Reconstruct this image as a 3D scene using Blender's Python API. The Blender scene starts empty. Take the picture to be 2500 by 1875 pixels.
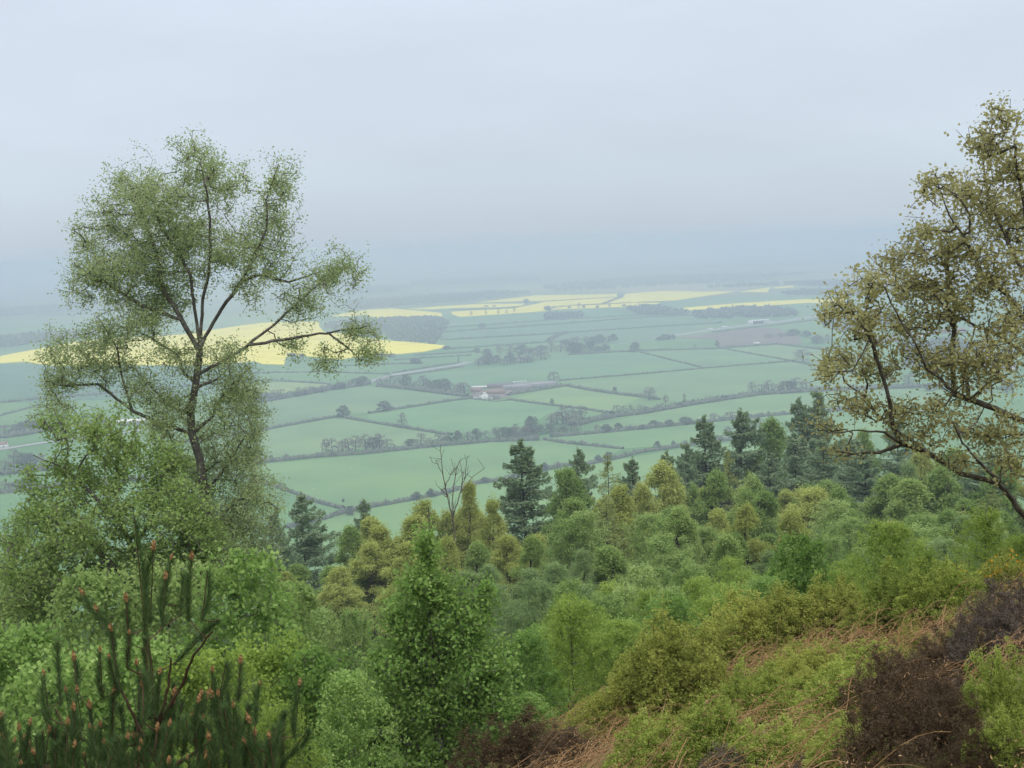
import bpy, math, random
import numpy as np
from mathutils import Matrix, Vector
SC = bpy.context.scene
COL = SC.collection
R = math.radians
random.seed(7); RNG = np.random.default_rng(7)

# ------------------------------------------------------------------ camera
F = 3472.0                      # focal length in photo pixels (photo 2500 x 1875)
PITCH, ROLL = R(5.55), R(2.2)
fwd = Vector((0, math.cos(PITCH), -math.sin(PITCH)))
r0 = Vector((1, 0, 0)); u0 = Vector((0, math.sin(PITCH), math.cos(PITCH)))
RIGHT = math.cos(ROLL)*r0 - math.sin(ROLL)*u0
UP = math.cos(ROLL)*u0 + math.sin(ROLL)*r0
cam = bpy.data.cameras.new('camera'); co = bpy.data.objects.new('camera', cam); COL.objects.link(co)
cam.sensor_width = 36.0; cam.lens = F/2500*36; cam.clip_start = 0.1; cam.clip_end = 200000
co.matrix_world = Matrix(((RIGHT.x, UP.x, -fwd.x, 0), (RIGHT.y, UP.y, -fwd.y, 0), (RIGHT.z, UP.z, -fwd.z, 0), (0, 0, 0, 1)))
SC.camera = co

# ------------------------------------------------------------------ light
SUN_EL, SUN_AZ = 52, 150        # overcast: a very soft sun behind the camera
w = bpy.data.worlds.new('World'); SC.world = w; w.use_nodes = True
nt = w.node_tree; nt.nodes.clear(); N = nt.nodes.new; L = nt.links.new
out = N('ShaderNodeOutputWorld'); mixs = N('ShaderNodeMixShader'); mixs.inputs[0].default_value = 0.85
sky = N('ShaderNodeTexSky'); sky.sky_type = 'NISHITA'; sky.sun_disc = False
sky.sun_elevation = R(SUN_EL); sky.sun_rotation = R(SUN_AZ)
b1 = N('ShaderNodeBackground'); b1.inputs[1].default_value = 0.1; L(sky.outputs[0], b1.inputs[0])
b2 = N('ShaderNodeBackground'); b2.inputs[1].default_value = 1.0
tc = N('ShaderNodeTexCoord'); sep = N('ShaderNodeSeparateXYZ'); L(tc.outputs['Generated'], sep.inputs[0])
ramp = N('ShaderNodeValToRGB'); L(sep.outputs[2], ramp.inputs[0])
cr = ramp.color_ramp; cr.elements[0].position = 0.0; cr.elements[0].color = (0.545, 0.625, 0.725, 1)
cr.elements[1].position = 1.0; cr.elements[1].color = (1.95, 1.95, 1.95, 1)
for p_, c_ in ((0.05, (0.585, 0.68, 0.785, 1)), (0.09, (0.62, 0.685, 0.785, 1)), (0.14, (0.65, 0.71, 0.81, 1)), (0.22, (0.72, 0.765, 0.875, 1)), (0.45, (1.3, 1.32, 1.36, 1))):
    e = cr.elements.new(p_); e.color = c_
mp = N('ShaderNodeMapping'); mp.inputs['Scale'].default_value = (1.3, 1.3, 5.0); L(tc.outputs['Generated'], mp.inputs[0])
nz = N('ShaderNodeTexNoise'); nz.inputs['Scale'].default_value = 1.7; nz.inputs['Detail'].default_value = 5; nz.inputs['Roughness'].default_value = 0.55
L(mp.outputs[0], nz.inputs[0])
cl = N('ShaderNodeMapRange'); cl.inputs[1].default_value = 0.3; cl.inputs[2].default_value = 0.7; cl.inputs[3].default_value = 0.91; cl.inputs[4].default_value = 1.06
L(nz.outputs[0], cl.inputs[0])
mulc = N('ShaderNodeVectorMath'); mulc.operation = 'SCALE'; L(ramp.outputs[0], mulc.inputs[0]); L(cl.outputs[0], mulc.inputs['Scale'])
L(mulc.outputs[0], b2.inputs[0]); L(b1.outputs[0], mixs.inputs[1]); L(b2.outputs[0], mixs.inputs[2]); L(mixs.outputs[0], out.inputs[0])
sl = bpy.data.lights.new('sun', 'SUN'); sl.energy = 0.8; sl.angle = R(25); sl.color = (1, 0.96, 0.9)
so = bpy.data.objects.new('sun', sl); COL.objects.link(so)
sd = Vector((math.sin(R(SUN_AZ))*math.cos(R(SUN_EL)), math.cos(R(SUN_AZ))*math.cos(R(SUN_EL)), math.sin(R(SUN_EL))))
so.rotation_euler = (-sd).to_track_quat('-Z', 'Y').to_euler()
SC.view_settings.view_transform = 'Standard'; SC.view_settings.look = 'None'; SC.view_settings.exposure = 0.16; SC.view_settings.gamma = 1.0
SC.cycles.use_denoising = True
SC.cycles.max_bounces = 9; SC.cycles.diffuse_bounces = 7; SC.cycles.glossy_bounces = 1; SC.cycles.transmission_bounces = 6
SC.cycles.volume_bounces = 1; SC.cycles.transparent_max_bounces = 6; SC.cycles.caustics_reflective = False
SC.cycles.use_adaptive_sampling = True; SC.cycles.adaptive_threshold = 0.02

# ------------------------------------------------------------------ places
PLAIN = -180.0
def at(px, py, dist):
    d = F*fwd + (px-1250)*RIGHT - (py-937.5)*UP
    return d*(dist/d.y)
def plain(px, py):
    d = F*fwd + (px-1250)*RIGHT - (py-937.5)*UP
    return d*(PLAIN/d.z)
def sm(a, b, x):
    t = np.clip((x-a)/(b-a), 0, 1); return t*t*(3-2*t)
def ground_z(x, y):
    x = np.asarray(x, float); y = np.asarray(y, float)
    B = 0.25*np.minimum(y, 20) + 0.26*np.clip(y-20, 0, 120) + 0.22*np.clip(y-140, 0, 110) + 0.42*np.maximum(y-250, 0)
    s = 0.30 + (0.05-0.30)*sm(18, 80, y)
    A = s*90*np.tanh(x/90)
    edge = np.where(x > 3.2, np.clip(17-3.0*(x-3.2), 12.2, 17), np.clip(14+2.0*x, 4, 17))
    D = 2.6*sm(0, 9, y-edge)*(1-sm(40, 120, y))
    bump = 0.10*np.sin(x*1.3+0.7*y)*np.sin(y*0.9-0.5*x) + 0.05*np.sin(x*3.1+1)*np.sin(y*2.7) + 0.5*np.sin(x*.11+1)*np.sin(y*.09)*sm(20, 60, y)
    h = -1.62 + A - B - D + bump
    k = 6.0
    return np.where(h-PLAIN > 40, h, PLAIN + k*np.log1p(np.exp(np.clip((h-PLAIN)/k, -50, 50))))
def hit(px, py, y0=3.0, y1=300.0):
    for y in np.linspace(y0, y1, 3000) if y1 > 60 else np.linspace(y0, y1, 600):
        p = at(px, py, y)
        if p.z <= float(ground_z(p.x, p.y)): return Vector((p.x, p.y, float(ground_z(p.x, p.y))))
    return p

# ------------------------------------------------------------------ objects
def tag(o, label=None, cat=None, group=None, kind=None):
    for k, v in (('label', label), ('category', cat), ('group', group), ('kind', kind)):
        if v: o[k] = v
    return o
def link(name, data, parent=None, loc=None):
    o = bpy.data.objects.new(name, data); COL.objects.link(o)
    if parent is not None: o.parent = parent
    if loc is not None: o.location = loc
    return o
def empty(name, loc=(0, 0, 0), label=None, cat=None, group=None):
    o = link(name, None, None, loc); o.empty_display_size = 0.1; tag(o, label, cat, group); return o
def mesh(name, V, Fc, mat, smooth=False, Fn=None):
    """V (n,3); Fc int array (m,k), or a list of such arrays."""
    V = np.asarray(V, np.float32).reshape(-1, 3)
    arrs = Fc if isinstance(Fc, list) else [Fc]
    arrs = [np.asarray(a, np.int32) for a in arrs if len(a)]
    loops = np.concatenate([a.ravel() for a in arrs]); tot = np.concatenate([np.full(len(a), a.shape[1], np.int32) for a in arrs])
    st = np.concatenate([[0], np.cumsum(tot)[:-1]]).astype(np.int32)
    me = bpy.data.meshes.new(name); me.vertices.add(len(V)); me.vertices.foreach_set('co', V.ravel())
    me.loops.add(len(loops)); me.loops.foreach_set('vertex_index', loops)
    me.polygons.add(len(tot)); me.polygons.foreach_set('loop_start', st)
    if smooth: me.polygons.foreach_set('use_smooth', np.ones(len(tot), bool))
    me.update(calc_edges=True)
    for m in (mat if isinstance(mat, list) else [mat]): me.materials.append(m)
    return me
class MB:
    """collects boxes and prisms into one mesh"""
    def __init__(s): s.V = []; s.F = {}
    def add(s, V, Fs):
        b = len(s.V); s.V += [tuple(v) for v in V]
        for f in Fs: s.F.setdefault(len(f), []).append([b+i for i in f])
    def box(s, x0, x1, y0, y1, z0, z1):
        s.add([(x0,y0,z0),(x1,y0,z0),(x1,y1,z0),(x0,y1,z0),(x0,y0,z1),(x1,y0,z1),(x1,y1,z1),(x0,y1,z1)],
              [(0,3,2,1),(4,5,6,7),(0,1,5,4),(1,2,6,5),(2,3,7,6),(3,0,4,7)])
    def gable(s, x0, x1, y0, y1, z0, z1, over=0.0):        # ridge along x, closed prism
        ym = (y0+y1)/2
        s.add([(x0,y0,z0),(x1,y0,z0),(x1,y1,z0),(x0,y1,z0),(x0,ym,z1),(x1,ym,z1)], [(0,1,5,4),(2,3,4,5),(0,4,3),(1,2,5),(0,3,2,1)])
    def build(s, name, mat, parent=None):
        me = mesh(name, np.array(s.V), [np.array(v) for v in s.F.values()], mat); return link(name, me, parent)

# ------------------------------------------------------------------ materials
def nmat(name):
    m = bpy.data.materials.new(name); m.use_nodes = True; t = m.node_tree; t.nodes.clear(); return m, t, t.nodes.new, t.links.new
def rampnode(t, cols, src):
    n = t.nodes.new('ShaderNodeValToRGB'); k = len(cols)
    n.color_ramp.elements[0].color = (*cols[0], 1); n.color_ramp.elements[1].color = (*cols[-1], 1)
    for i in range(1, k-1):
        e = n.color_ramp.elements.new(i/(k-1)); e.color = (*cols[i], 1)
    t.links.new(src, n.inputs[0]); return n
def solid(name, cols, scale=4.0, rough=0.85, bump=0.0, coords='Object', detail=5, lo=.3, hi=.7):
    m, t, N, L = nmat(name)
    o = N('ShaderNodeOutputMaterial'); p = N('ShaderNodeBsdfPrincipled'); p.inputs['Roughness'].default_value = rough
    p.inputs['Specular IOR Level'].default_value = 0.2
    tc = N('ShaderNodeTexCoord'); n = N('ShaderNodeTexNoise'); n.inputs['Scale'].default_value = scale; n.inputs['Detail'].default_value = detail
    L(tc.outputs[coords], n.inputs[0]); mr = N('ShaderNodeMapRange'); mr.inputs[1].default_value = lo; mr.inputs[2].default_value = hi
    L(n.outputs[0], mr.inputs[0]); r = rampnode(t, cols, mr.outputs[0]); L(r.outputs[0], p.inputs[0])
    if bump:
        b = N('ShaderNodeBump'); b.inputs[0].default_value = bump; L(n.outputs[0], b.inputs['Height']); L(b.outputs[0], p.inputs['Normal'])
    L(p.outputs[0], o.inputs[0]); return m
def leafmat(name, cols, trans=0.45, tint=None, nscale=0.6):
    """colour varies leaf by leaf, slowly through the plant, and from plant to plant"""
    m, t, N, L = nmat(name)
    o = N('ShaderNodeOutputMaterial'); g = N('ShaderNodeNewGeometry'); tc = N('ShaderNodeTexCoord'); oi = N('ShaderNodeObjectInfo')
    n = N('ShaderNodeTexNoise'); n.inputs['Scale'].default_value = nscale; n.inputs['Detail'].default_value = 2; L(tc.outputs['Object'], n.inputs[0])
    a = N('ShaderNodeMath'); a.operation = 'MULTIPLY_ADD'; L(g.outputs['Random Per Island'], a.inputs[0]); a.inputs[1].default_value = 0.45
    b = N('ShaderNodeMath'); b.operation = 'MULTIPLY_ADD'; L(n.outputs[0], b.inputs[0]); b.inputs[1].default_value = 0.75; b.inputs[2].default_value = -0.26
    L(b.outputs[0], a.inputs[2]); c = N('ShaderNodeMath'); c.operation = 'MULTIPLY_ADD'; L(oi.outputs['Random'], c.inputs[0]); c.inputs[1].default_value = 0.42; L(a.outputs[0], c.inputs[2])
    r = rampnode(t, cols, c.outputs[0])
    d = N('ShaderNodeBsdfDiffuse'); tr = N('ShaderNodeBsdfTranslucent'); mx = N('ShaderNodeMixShader'); mx.inputs[0].default_value = trans
    L(r.outputs[0], d.inputs[0]); L(r.outputs[0], tr.inputs[0]); L(d.outputs[0], mx.inputs[1]); L(tr.outputs[0], mx.inputs[2]); L(mx.outputs[0], o.inputs[0])
    return m
M = {}
M['bark_birch'] = solid('birch_bark', [(.07,.06,.055),(.12,.11,.10),(.22,.21,.20)], 6, bump=.3)
M['bark_oak'] = solid('oak_bark', [(.05,.043,.036),(.085,.075,.06),(.13,.12,.095)], 8, bump=.4)
M['bark_red'] = solid('pine_bark', [(.05,.035,.02),(.09,.06,.035),(.13,.09,.05)], 9)
M['bark_dark'] = solid('conifer_bark', [(.03,.025,.02),(.06,.05,.04)], 5)
M['bark_dead'] = solid('dead_wood', [(.07,.055,.05),(.16,.12,.10)], 3)
M['leaf_birch'] = leafmat('birch_leaves', [(.24,.31,.15),(.36,.45,.21),(.50,.59,.31)])
M['leaf_birch_low'] = leafmat('birch_leaves_low', [(.17,.26,.08),(.29,.41,.13),(.46,.57,.23)])
M['leaf_oak'] = leafmat('young_oak_leaves', [(.24,.22,.095),(.34,.325,.145),(.46,.46,.21)])
M['leaf_green'] = leafmat('birch_leaves_fresh', [(.11,.20,.05),(.21,.35,.085),(.41,.57,.19)])
M['leaf_bright'] = leafmat('birch_leaves_bright', [(.17,.25,.05),(.28,.40,.08),(.44,.56,.15)])
M['leaf_pale'] = leafmat('willow_leaves', [(.17,.25,.10),(.25,.36,.14),(.36,.46,.21)])
M['leaf_beech'] = leafmat('beech_leaves', [(.25,.30,.08),(.40,.46,.13),(.56,.61,.21)], nscale=.25)
M['leaf_beech_green'] = leafmat('beech_leaves_green', [(.15,.24,.075),(.27,.39,.115),(.43,.53,.19)], nscale=.25)
M['leaf_larch'] = leafmat('larch_needles', [(.22,.27,.10),(.35,.41,.15),(.46,.51,.21)], nscale=.25)
M['leaf_spruce'] = leafmat('spruce_needles', [(.19,.27,.155),(.26,.36,.20),(.34,.45,.26)], trans=.4, nscale=.3)
M['leaf_grey'] = leafmat('bare_twigs', [(.16,.145,.12),(.22,.20,.165),(.28,.25,.20)], trans=.2)
M['leaf_far'] = leafmat('far_foliage', [(.085,.115,.07),(.13,.165,.095),(.18,.215,.12)], trans=.15)
M['needle'] = leafmat('pine_needles', [(.05,.095,.035),(.09,.155,.055),(.14,.22,.08)], trans=.15, nscale=3)
M['candle'] = solid('pine_cones', [(.30,.17,.07),(.42,.26,.12)], 60)
M['bilberry'] = leafmat('bilberry_leaves', [(.17,.225,.05),(.32,.40,.085),(.50,.58,.15)], nscale=3)
M['bilberry_gold'] = leafmat('bilberry_leaves_gold', [(.18,.20,.05),(.33,.37,.085),(.50,.53,.14)], nscale=3)
M['heather'] = leafmat('heather_twigs', [(.05,.036,.022),(.10,.07,.042),(.17,.125,.08)], trans=.1, nscale=3)
M['heather_grey'] = leafmat('heather_grey', [(.08,.062,.048),(.13,.105,.085),(.19,.16,.13)], trans=.1, nscale=3)
M['bracken'] = leafmat('dead_bracken', [(.24,.14,.06),(.40,.25,.13),(.60,.45,.27)], trans=.15, nscale=2)
M['twig'] = solid('bush_twigs', [(.06,.04,.02),(.12,.09,.04)], 20)
M['gorse_flower'] = leafmat('gorse_flowers', [(.65,.28,.02),(.8,.42,.03)], trans=.2)
M['hedge'] = solid('hedge_foliage', [(.065,.083,.058),(.10,.122,.08),(.15,.175,.105)], .35, lo=.25, hi=.75)
M['white'] = solid('white_render', [(.80,.79,.76),(.87,.86,.84)], .6)
M['tile'] = solid('red_tiles', [(.22,.14,.115),(.30,.20,.17)], .8)
M['slate'] = solid('slate', [(.12,.12,.13),(.2,.2,.21)], .8)
M['shed'] = solid('fibre_cement_sheet', [(.24,.23,.23),(.33,.31,.31)], .3)
M['brick'] = solid('brick_wall', [(.22,.13,.10),(.30,.19,.15)], 1.2)
M['glass'] = solid('dark_glass', [(.03,.035,.04),(.05,.055,.06)], .5, rough=.15)
M['tarmac'] = solid('tarmac', [(.30,.30,.30),(.36,.36,.35)], .05)
M['tyre'] = solid('rubber', [(.02,.02,.02),(.03,.03,.03)], 2)
M['wool'] = solid('wool', [(.6,.58,.5),(.72,.7,.62)], 3)
M['rape'] = solid('rapeseed_flowers', [(.70,.60,.05),(.86,.74,.035),(.82,.70,.03)], .01, coords='Object')
def fieldmat(name, c, v=.12):
    c = np.array(c)*.76*np.array([1.04, 1, .93]); v = .2; return solid(name, [tuple(c*(1-v)), tuple(c), tuple(c*np.array([1+v*1.2, 1+v*.6, 1]))], .009, coords='Object', detail=6)

# ------------------------------------------------------------------ ground: one sheet to the horizon
def ground_material():
    m, t, N, L = nmat('ground_surface')
    o = N('ShaderNodeOutputMaterial'); p = N('ShaderNodeBsdfDiffuse'); g = N('ShaderNodeNewGeometry')
    s = N('ShaderNodeSeparateXYZ'); L(g.outputs['Position'], s.inputs[0])
    def noise(sc, det=5):
        n = N('ShaderNodeTexNoise'); n.inputs['Scale'].default_value = sc; n.inputs['Detail'].default_value = det; L(g.outputs['Position'], n.inputs[0]); return n
    def mix(a, b, f):
        x = N('ShaderNodeMix'); x.data_type = 'RGBA'; L(f, x.inputs[0]); L(a, x.inputs[6]); L(b, x.inputs[7]); return x.outputs[2]
    def mr(src, a, b):
        x = N('ShaderNodeMapRange'); x.inputs[1].default_value = a; x.inputs[2].default_value = b; L(src, x.inputs[0]); return x.outputs[0]
    near = rampnode(t, [(.06,.04,.025),(.12,.08,.045),(.13,.15,.045),(.22,.15,.08)], mr(noise(2.2, 8).outputs[0], .3, .72)).outputs[0]
    wood = rampnode(t, [(.03,.05,.015),(.06,.10,.03)], noise(.3).outputs[0]).outputs[0]
    a = mix(near, wood, mr(s.outputs[1], 16, 26))
    field = rampnode(t, [(.10,.20,.08),(.13,.24,.095),(.155,.255,.11)], mr(noise(.004, 4).outputs[0], .35, .65)).outputs[0]
    # far land: patchwork of fields and woods
    mpn = N('ShaderNodeMapping'); mpn.inputs['Scale'].default_value = (.0016, .0011, 1); L(g.outputs['Position'], mpn.inputs[0])
    v = N('ShaderNodeTexVoronoi'); v.inputs['Scale'].default_value = 1.0; L(mpn.outputs[0], v.inputs[0])
    vs = N('ShaderNodeSeparateColor'); L(v.outputs['Color'], vs.inputs[0])
    patch = rampnode(t, [(.03,.05,.03),(.06,.10,.045),(.16,.24,.11),(.10,.16,.07),(.3,.28,.16)], vs.outputs[0]).outputs[0]
    ln = N('ShaderNodeVectorMath'); ln.operation = 'LENGTH'; L(g.outputs['Position'], ln.inputs[0])
    b = mix(field, patch, mr(ln.outputs['Value'], 4300, 4600))
    c = mix(b, a, mr(s.outputs[2], -176, -160))
    L(c, p.inputs[0]); L(p.outputs[0], o.inputs[0]); return m
def build_ground():
    rad = np.concatenate([[0.4], np.geomspace(0.8, 60, 210), np.geomspace(63, 1200, 90), np.geomspace(1300, 60000, 40)])
    na = 480; ang = np.linspace(0, 2*np.pi, na, endpoint=False)
    X = np.outer(rad, np.sin(ang)); Y = np.outer(rad, np.cos(ang)); Z = ground_z(X, Y)
    V = np.stack([X, Y, Z], -1).reshape(-1, 3); V = np.vstack([V, [[0, 0, float(ground_z(0, 0))]]])
    i = np.arange(len(rad)-1)[:, None]*na; j = np.arange(na)[None]; j2 = (j+1) % na
    Q = np.stack([i+j, i+j2, i+na+j2, i+na+j], -1).reshape(-1, 4)[:, ::-1]
    T = np.stack([np.full(na, len(V)-1), j2[0], j[0]], -1)[:, ::-1]
    o = link('ground', mesh('ground', V, [Q, T], ground_material(), smooth=True)); tag(o, kind='structure')
build_ground()

def poly_field(name, pts, mat, lift, kind, label=None, cat=None, group=None, thick=0.0, group_=None):
    P = [plain(*p) for p in pts]; c = sum((Vector((p.x, p.y, 0)) for p in P), Vector())/len(P)
    n = len(P); top = [(p.x-c.x, p.y-c.y, lift+thick) for p in P]
    V = top + [(x, y, 0.0) for x, y, z in top]
    me = bpy.data.meshes.new(name); me.from_pydata(V, [], [list(range(n))] + [[i, (i+1) % n, n+(i+1) % n, n+i] for i in range(n)]); me.update(); me.materials.append(mat)
    o = link(name, me, None, (c.x, c.y, PLAIN)); tag(o, label, cat, group, kind); return o
GREENS = [(.17,.33,.13),(.13,.29,.11),(.19,.36,.13),(.16,.32,.13),(.18,.33,.14),(.15,.32,.14),(.19,.33,.15),(.17,.30,.15),(.28,.40,.14),(.20,.35,.13),(.17,.31,.14),(.14,.30,.14),(.16,.31,.14),(.19,.33,.14),(.14,.27,.13),(.13,.26,.13),(.10,.22,.12)]
FIELDS = [
 [(632,1135),(885,1113),(1061,1094),(1200,1080),(1330,1076),(1520,1098),(1436,1133),(1317,1149),(1165,1180),(1028,1215),(904,1237),(839,1244),(776,1228),(695,1196),(632,1177),(520,1160),(520,1142)],
 [(300,1180),(500,1150),(632,1180),(776,1230),(839,1248),(776,1270),(600,1320),(300,1330),(0,1330),(0,1205)],
 [(700,1300),(839,1256),(1028,1220),(1165,1184),(1317,1153),(1501,1124),(1700,1090),(1900,1070),(1900,1250),(1500,1260),(1100,1320),(700,1340)],
 [(1330,1072),(1425,1063),(1534,1053),(1700,1036),(1945,1012),(2100,1002),(2200,1060),(1700,1084),(1520,1096),(1382,1082)],
 [(1450,1040),(1568,1013),(1690,991),(1852,967),(2120,953),(2300,950),(2300,985),(1945,1008),(1700,1030),(1534,1048),(1440,1056)],
 [(901,1012),(966,1002),(1102,981),(1153,975),(1246,978),(1344,992),(1425,1001),(1340,1010),(1290,1040),(1200,1070),(1102,1062),(980,1042),(898,1030)],
 [(560,1065),(657,1050),(817,1021),(844,1023),(1102,1066),(1061,1085),(885,1095),(632,1122),(500,1130)],
 [(657,981),(806,954),(901,942),(925,946),(1088,965),(1150,972),(966,1000),(901,1008),(838,1015),(657,1046),(560,1060),(560,1000)],
 [(560,937),(708,934),(806,939),(780,948),(657,962),(560,978)],
 [(1250,974),(1344,950),(1382,945),(1439,956),(1561,972),(1493,1008),(1344,988)],
 [(1382,940),(1561,917),(1934,885),(1996,897),(2120,920),(2120,946),(1983,953),(1852,961),(1690,985),(1620,977),(1561,967),(1439,951)],
 [(1160,905),(1290,885),(1389,869),(1500,862),(1565,862),(1717,898),(1561,912),(1366,928),(1200,945),(1100,955),(1000,935),(940,925),(1061,910)],
 [(1568,861),(1744,854),(1762,852),(1930,881),(1720,897)],
 [(1765,851),(1898,843),(2010,856),(2100,870),(2100,890),(1940,881)],
 [(1075,833),(1326,819),(1600,800),(1761,791),(1640,818),(1518,840),(1376,834),(1236,844)],
 [(1061,815),(1303,798),(1600,776),(1761,787),(1600,797),(1326,815),(1075,829)],
 [(0,890),(180,895),(309,895),(500,895),(600,890),(640,905),(627,930),(500,965),(160,978),(0,984)],
]
for k, pts in enumerate(FIELDS): poly_field('grass_field', pts, fieldmat('grass_field_surface', GREENS[k]), .25, 'structure')
poly_field('ploughed_field', [(1645,825),(1761,812),(1840,800),(1898,802),(1950,822),(1960,840),(1900,842),(1760,850),(1748,829)], fieldmat('ploughed_soil', (.19,.16,.14)), .35, 'structure')
poly_field('farmyard', [(1195,952),(1240,938),(1345,930),(1352,940),(1260,955),(1245,968),(1215,975),(1150,972),(1150,958)], fieldmat('farmyard_concrete', (.20,.18,.17)), .4, 'structure')
RAPE = [
 ([(0,871),(45,862),(110,850),(180,836),(292,825),(446,818),(560,800),(641,789),(779,786),(779,797),(790,811),(806,814),(852,816),(860,824),(898,827),(958,834),(1012,837),(1056,842),(1088,845),(1085,850),(1034,860),(980,865),(885,870),(830,879),(736,870),(698,873),(694,892),(641,890),(618,883),(560,888),(498,893),(309,893),(179,894),(113,893),(60,884),(0,888)], 'largest rapeseed field, yellow, behind the tall birch at the left'),
 ([(806,773),(844,765),(901,757),(958,754),(1047,762),(1077,765),(1081,774),(1007,778),(966,780),(931,785),(925,778),(890,769),(858,773)], 'low yellow rapeseed field just right of the tall birch crown'),
 ([(993,755),(1072,749),(1168,743),(1281,742),(1276,747),(1213,751),(1100,753),(1050,756)], 'narrow yellow rapeseed strip leading right from the low rapeseed field'),
 ([(1163,739),(1258,728),(1303,722),(1439,720),(1505,718),(1507,726),(1405,731),(1326,736),(1281,735),(1247,737)], 'upper yellow rapeseed field in the middle of the far yellow band'),
 ([(1281,746),(1326,738),(1405,733),(1502,727),(1473,741),(1394,746),(1349,748),(1334,760),(1236,767),(1123,774.5),(1104,768),(1100,762),(1258,754)], 'lower yellow rapeseed field dotted with bare trees along its edge'),
 ([(1342,757),(1360,749),(1462,745),(1550,740),(1612,740),(1587,748),(1525,750),(1439,753)], 'thin yellow rapeseed sliver below the far yellow band'),
 ([(1476,742),(1520,728),(1527,718),(1562,715),(1625,711),(1699,713),(1794,712),(1759,718),(1724,723),(1649,734),(1550,738.5)], 'right-hand yellow rapeseed field tapering to a point toward the oak'),
 ([(1806,713),(1881,702),(1873,714.5)], 'small far wedge of yellow rapeseed beyond the petrol station'),
 ([(1883,703),(1938,697),(1938,702),(1893,705.5)], 'faintest and farthest sliver of pale yellow rapeseed'),
 ([(1649,755.6),(1674,752),(1794,742),(1970,731),(2012,732),(2060,730),(2060,739),(2012,741),(1970,740),(1786,753),(1662,759)], 'long straight yellow rapeseed strip behind the roadside station'),
]
for pts, lab in RAPE: poly_field('rapeseed_field', pts, M['rape'], .2, 'stuff', lab, 'rapeseed field', 'rapeseed fields in flower', thick=1.2)
def strip(name, pts, width, mat, lift, kind='structure'):
    P = [plain(*p) for p in pts]; V = []; Q = []
    for i, p in enumerate(P):
        a = P[max(i-1, 0)]; b = P[min(i+1, len(P)-1)]; d = (b-a).normalized(); n = Vector((-d.y, d.x, 0))*width/2
        V += [(p.x+n.x, p.y+n.y, PLAIN+lift), (p.x-n.x, p.y-n.y, PLAIN+lift)]
    for i in range(len(P)-1): Q.append([2*i, 2*i+1, 2*i+3, 2*i+2])
    o = link(name, mesh(name, V, np.array(Q), mat)); tag(o, kind=kind); return o
M['lane'] = solid('pale_lane', [(.27,.28,.27),(.34,.34,.33)], .05)
strip('main_road', [(1600,827),(1647,819),(1729,807),(1831,793),(1891,788),(1985,773),(2100,757),(2250,738)], 24, M['lane'], .5)
strip('country_lane', [(905,932),(925,926),(966,915),(1061,900),(1121,891),(1145,884)], 16, M['lane'], .5)
strip('valley_lane', [(-60,1106),(0,1098),(103,1082),(260,1062),(420,1040)], 11, M['lane'], .5)
strip('farm_track', [(1500,842),(1518,840),(1600,828)], 7, M['lane'], .5)

# ------------------------------------------------------------------ hedges
def hedge(pts, h, wd, label, rough=.35, cat='hedge'):
    P = [plain(*p) for p in pts]; base = P[0].copy(); base.z = PLAIN
    dist = base.length; step = max(1.6, dist/1100)
    C_ = []
    for a, b in zip(P[:-1], P[1:]):
        n = max(1, int((b-a).length/step)); C_ += [a.lerp(b, i/n) for i in range(n)]
    C_.append(P[-1]); n = len(C_)
    rn = np.random.default_rng(abs(int(pts[0][0]*7+pts[0][1])))
    rr = np.cumsum(rn.normal(0, 1, n)); rr = (rr-np.convolve(rr, np.ones(15)/15, 'same')); hh = h*(1+rough*np.clip(rr/3, -.7, 1.2))*(1+rough*.6*rn.normal(0, 1, n).clip(-1.3, 2))
    hh = np.maximum(hh, .5); V = []; prof = [(-.5, 0), (-.62, .55), (-.25, 1.0), (.25, .95), (.62, .5), (.5, 0)]
    for i, c in enumerate(C_):
        a = C_[max(i-1, 0)]; b = C_[min(i+1, n-1)]; d = (b-a); d.z = 0; d.normalize(); nx, ny = -d.y, d.x
        for (s, z) in prof:
            j = rn.normal(0, .12)*wd; ww = wd*(s+0)+j
            V.append((c.x-base.x+nx*ww, c.y-base.y+ny*ww, hh[i]*z*(1+rn.normal(0, .1)) if z else -.2))
    k = len(prof); i = np.arange(n-1)[:, None]*k; j = np.arange(k-1)[None]
    Q = np.stack([i+j, i+j+1, i+k+j+1, i+k+j], -1).reshape(-1, 4)
    # ragged shoots on top
    V = np.array(V); m = n*3; ii = rn.integers(0, n, m)
    cp = V.reshape(n, k, 3)[ii, 2+rn.integers(0, 2, m)]*np.array([1, 1, .8]); s = .5*wd*rn.uniform(.3, .8, m)[:, None]
    u = rn.normal(0, 1, (m, 3)); u /= np.linalg.norm(u, axis=1)[:, None]; v = rn.normal(0, 1, (m, 3)); v /= np.linalg.norm(v, axis=1)[:, None]
    T = np.stack([cp+u*s, cp+v*s, cp-u*s*.6+np.array([0, 0, .3*h])], 1).reshape(-1, 3); b0 = len(V)
    V = np.vstack([V, T]); TF = b0+np.arange(3*m).reshape(-1, 3)
    o = link('hedge', mesh('hedge', V, [Q, TF], M['hedge']), None, base); tag(o, label, cat, 'hedges between the fields'); return o
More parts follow.
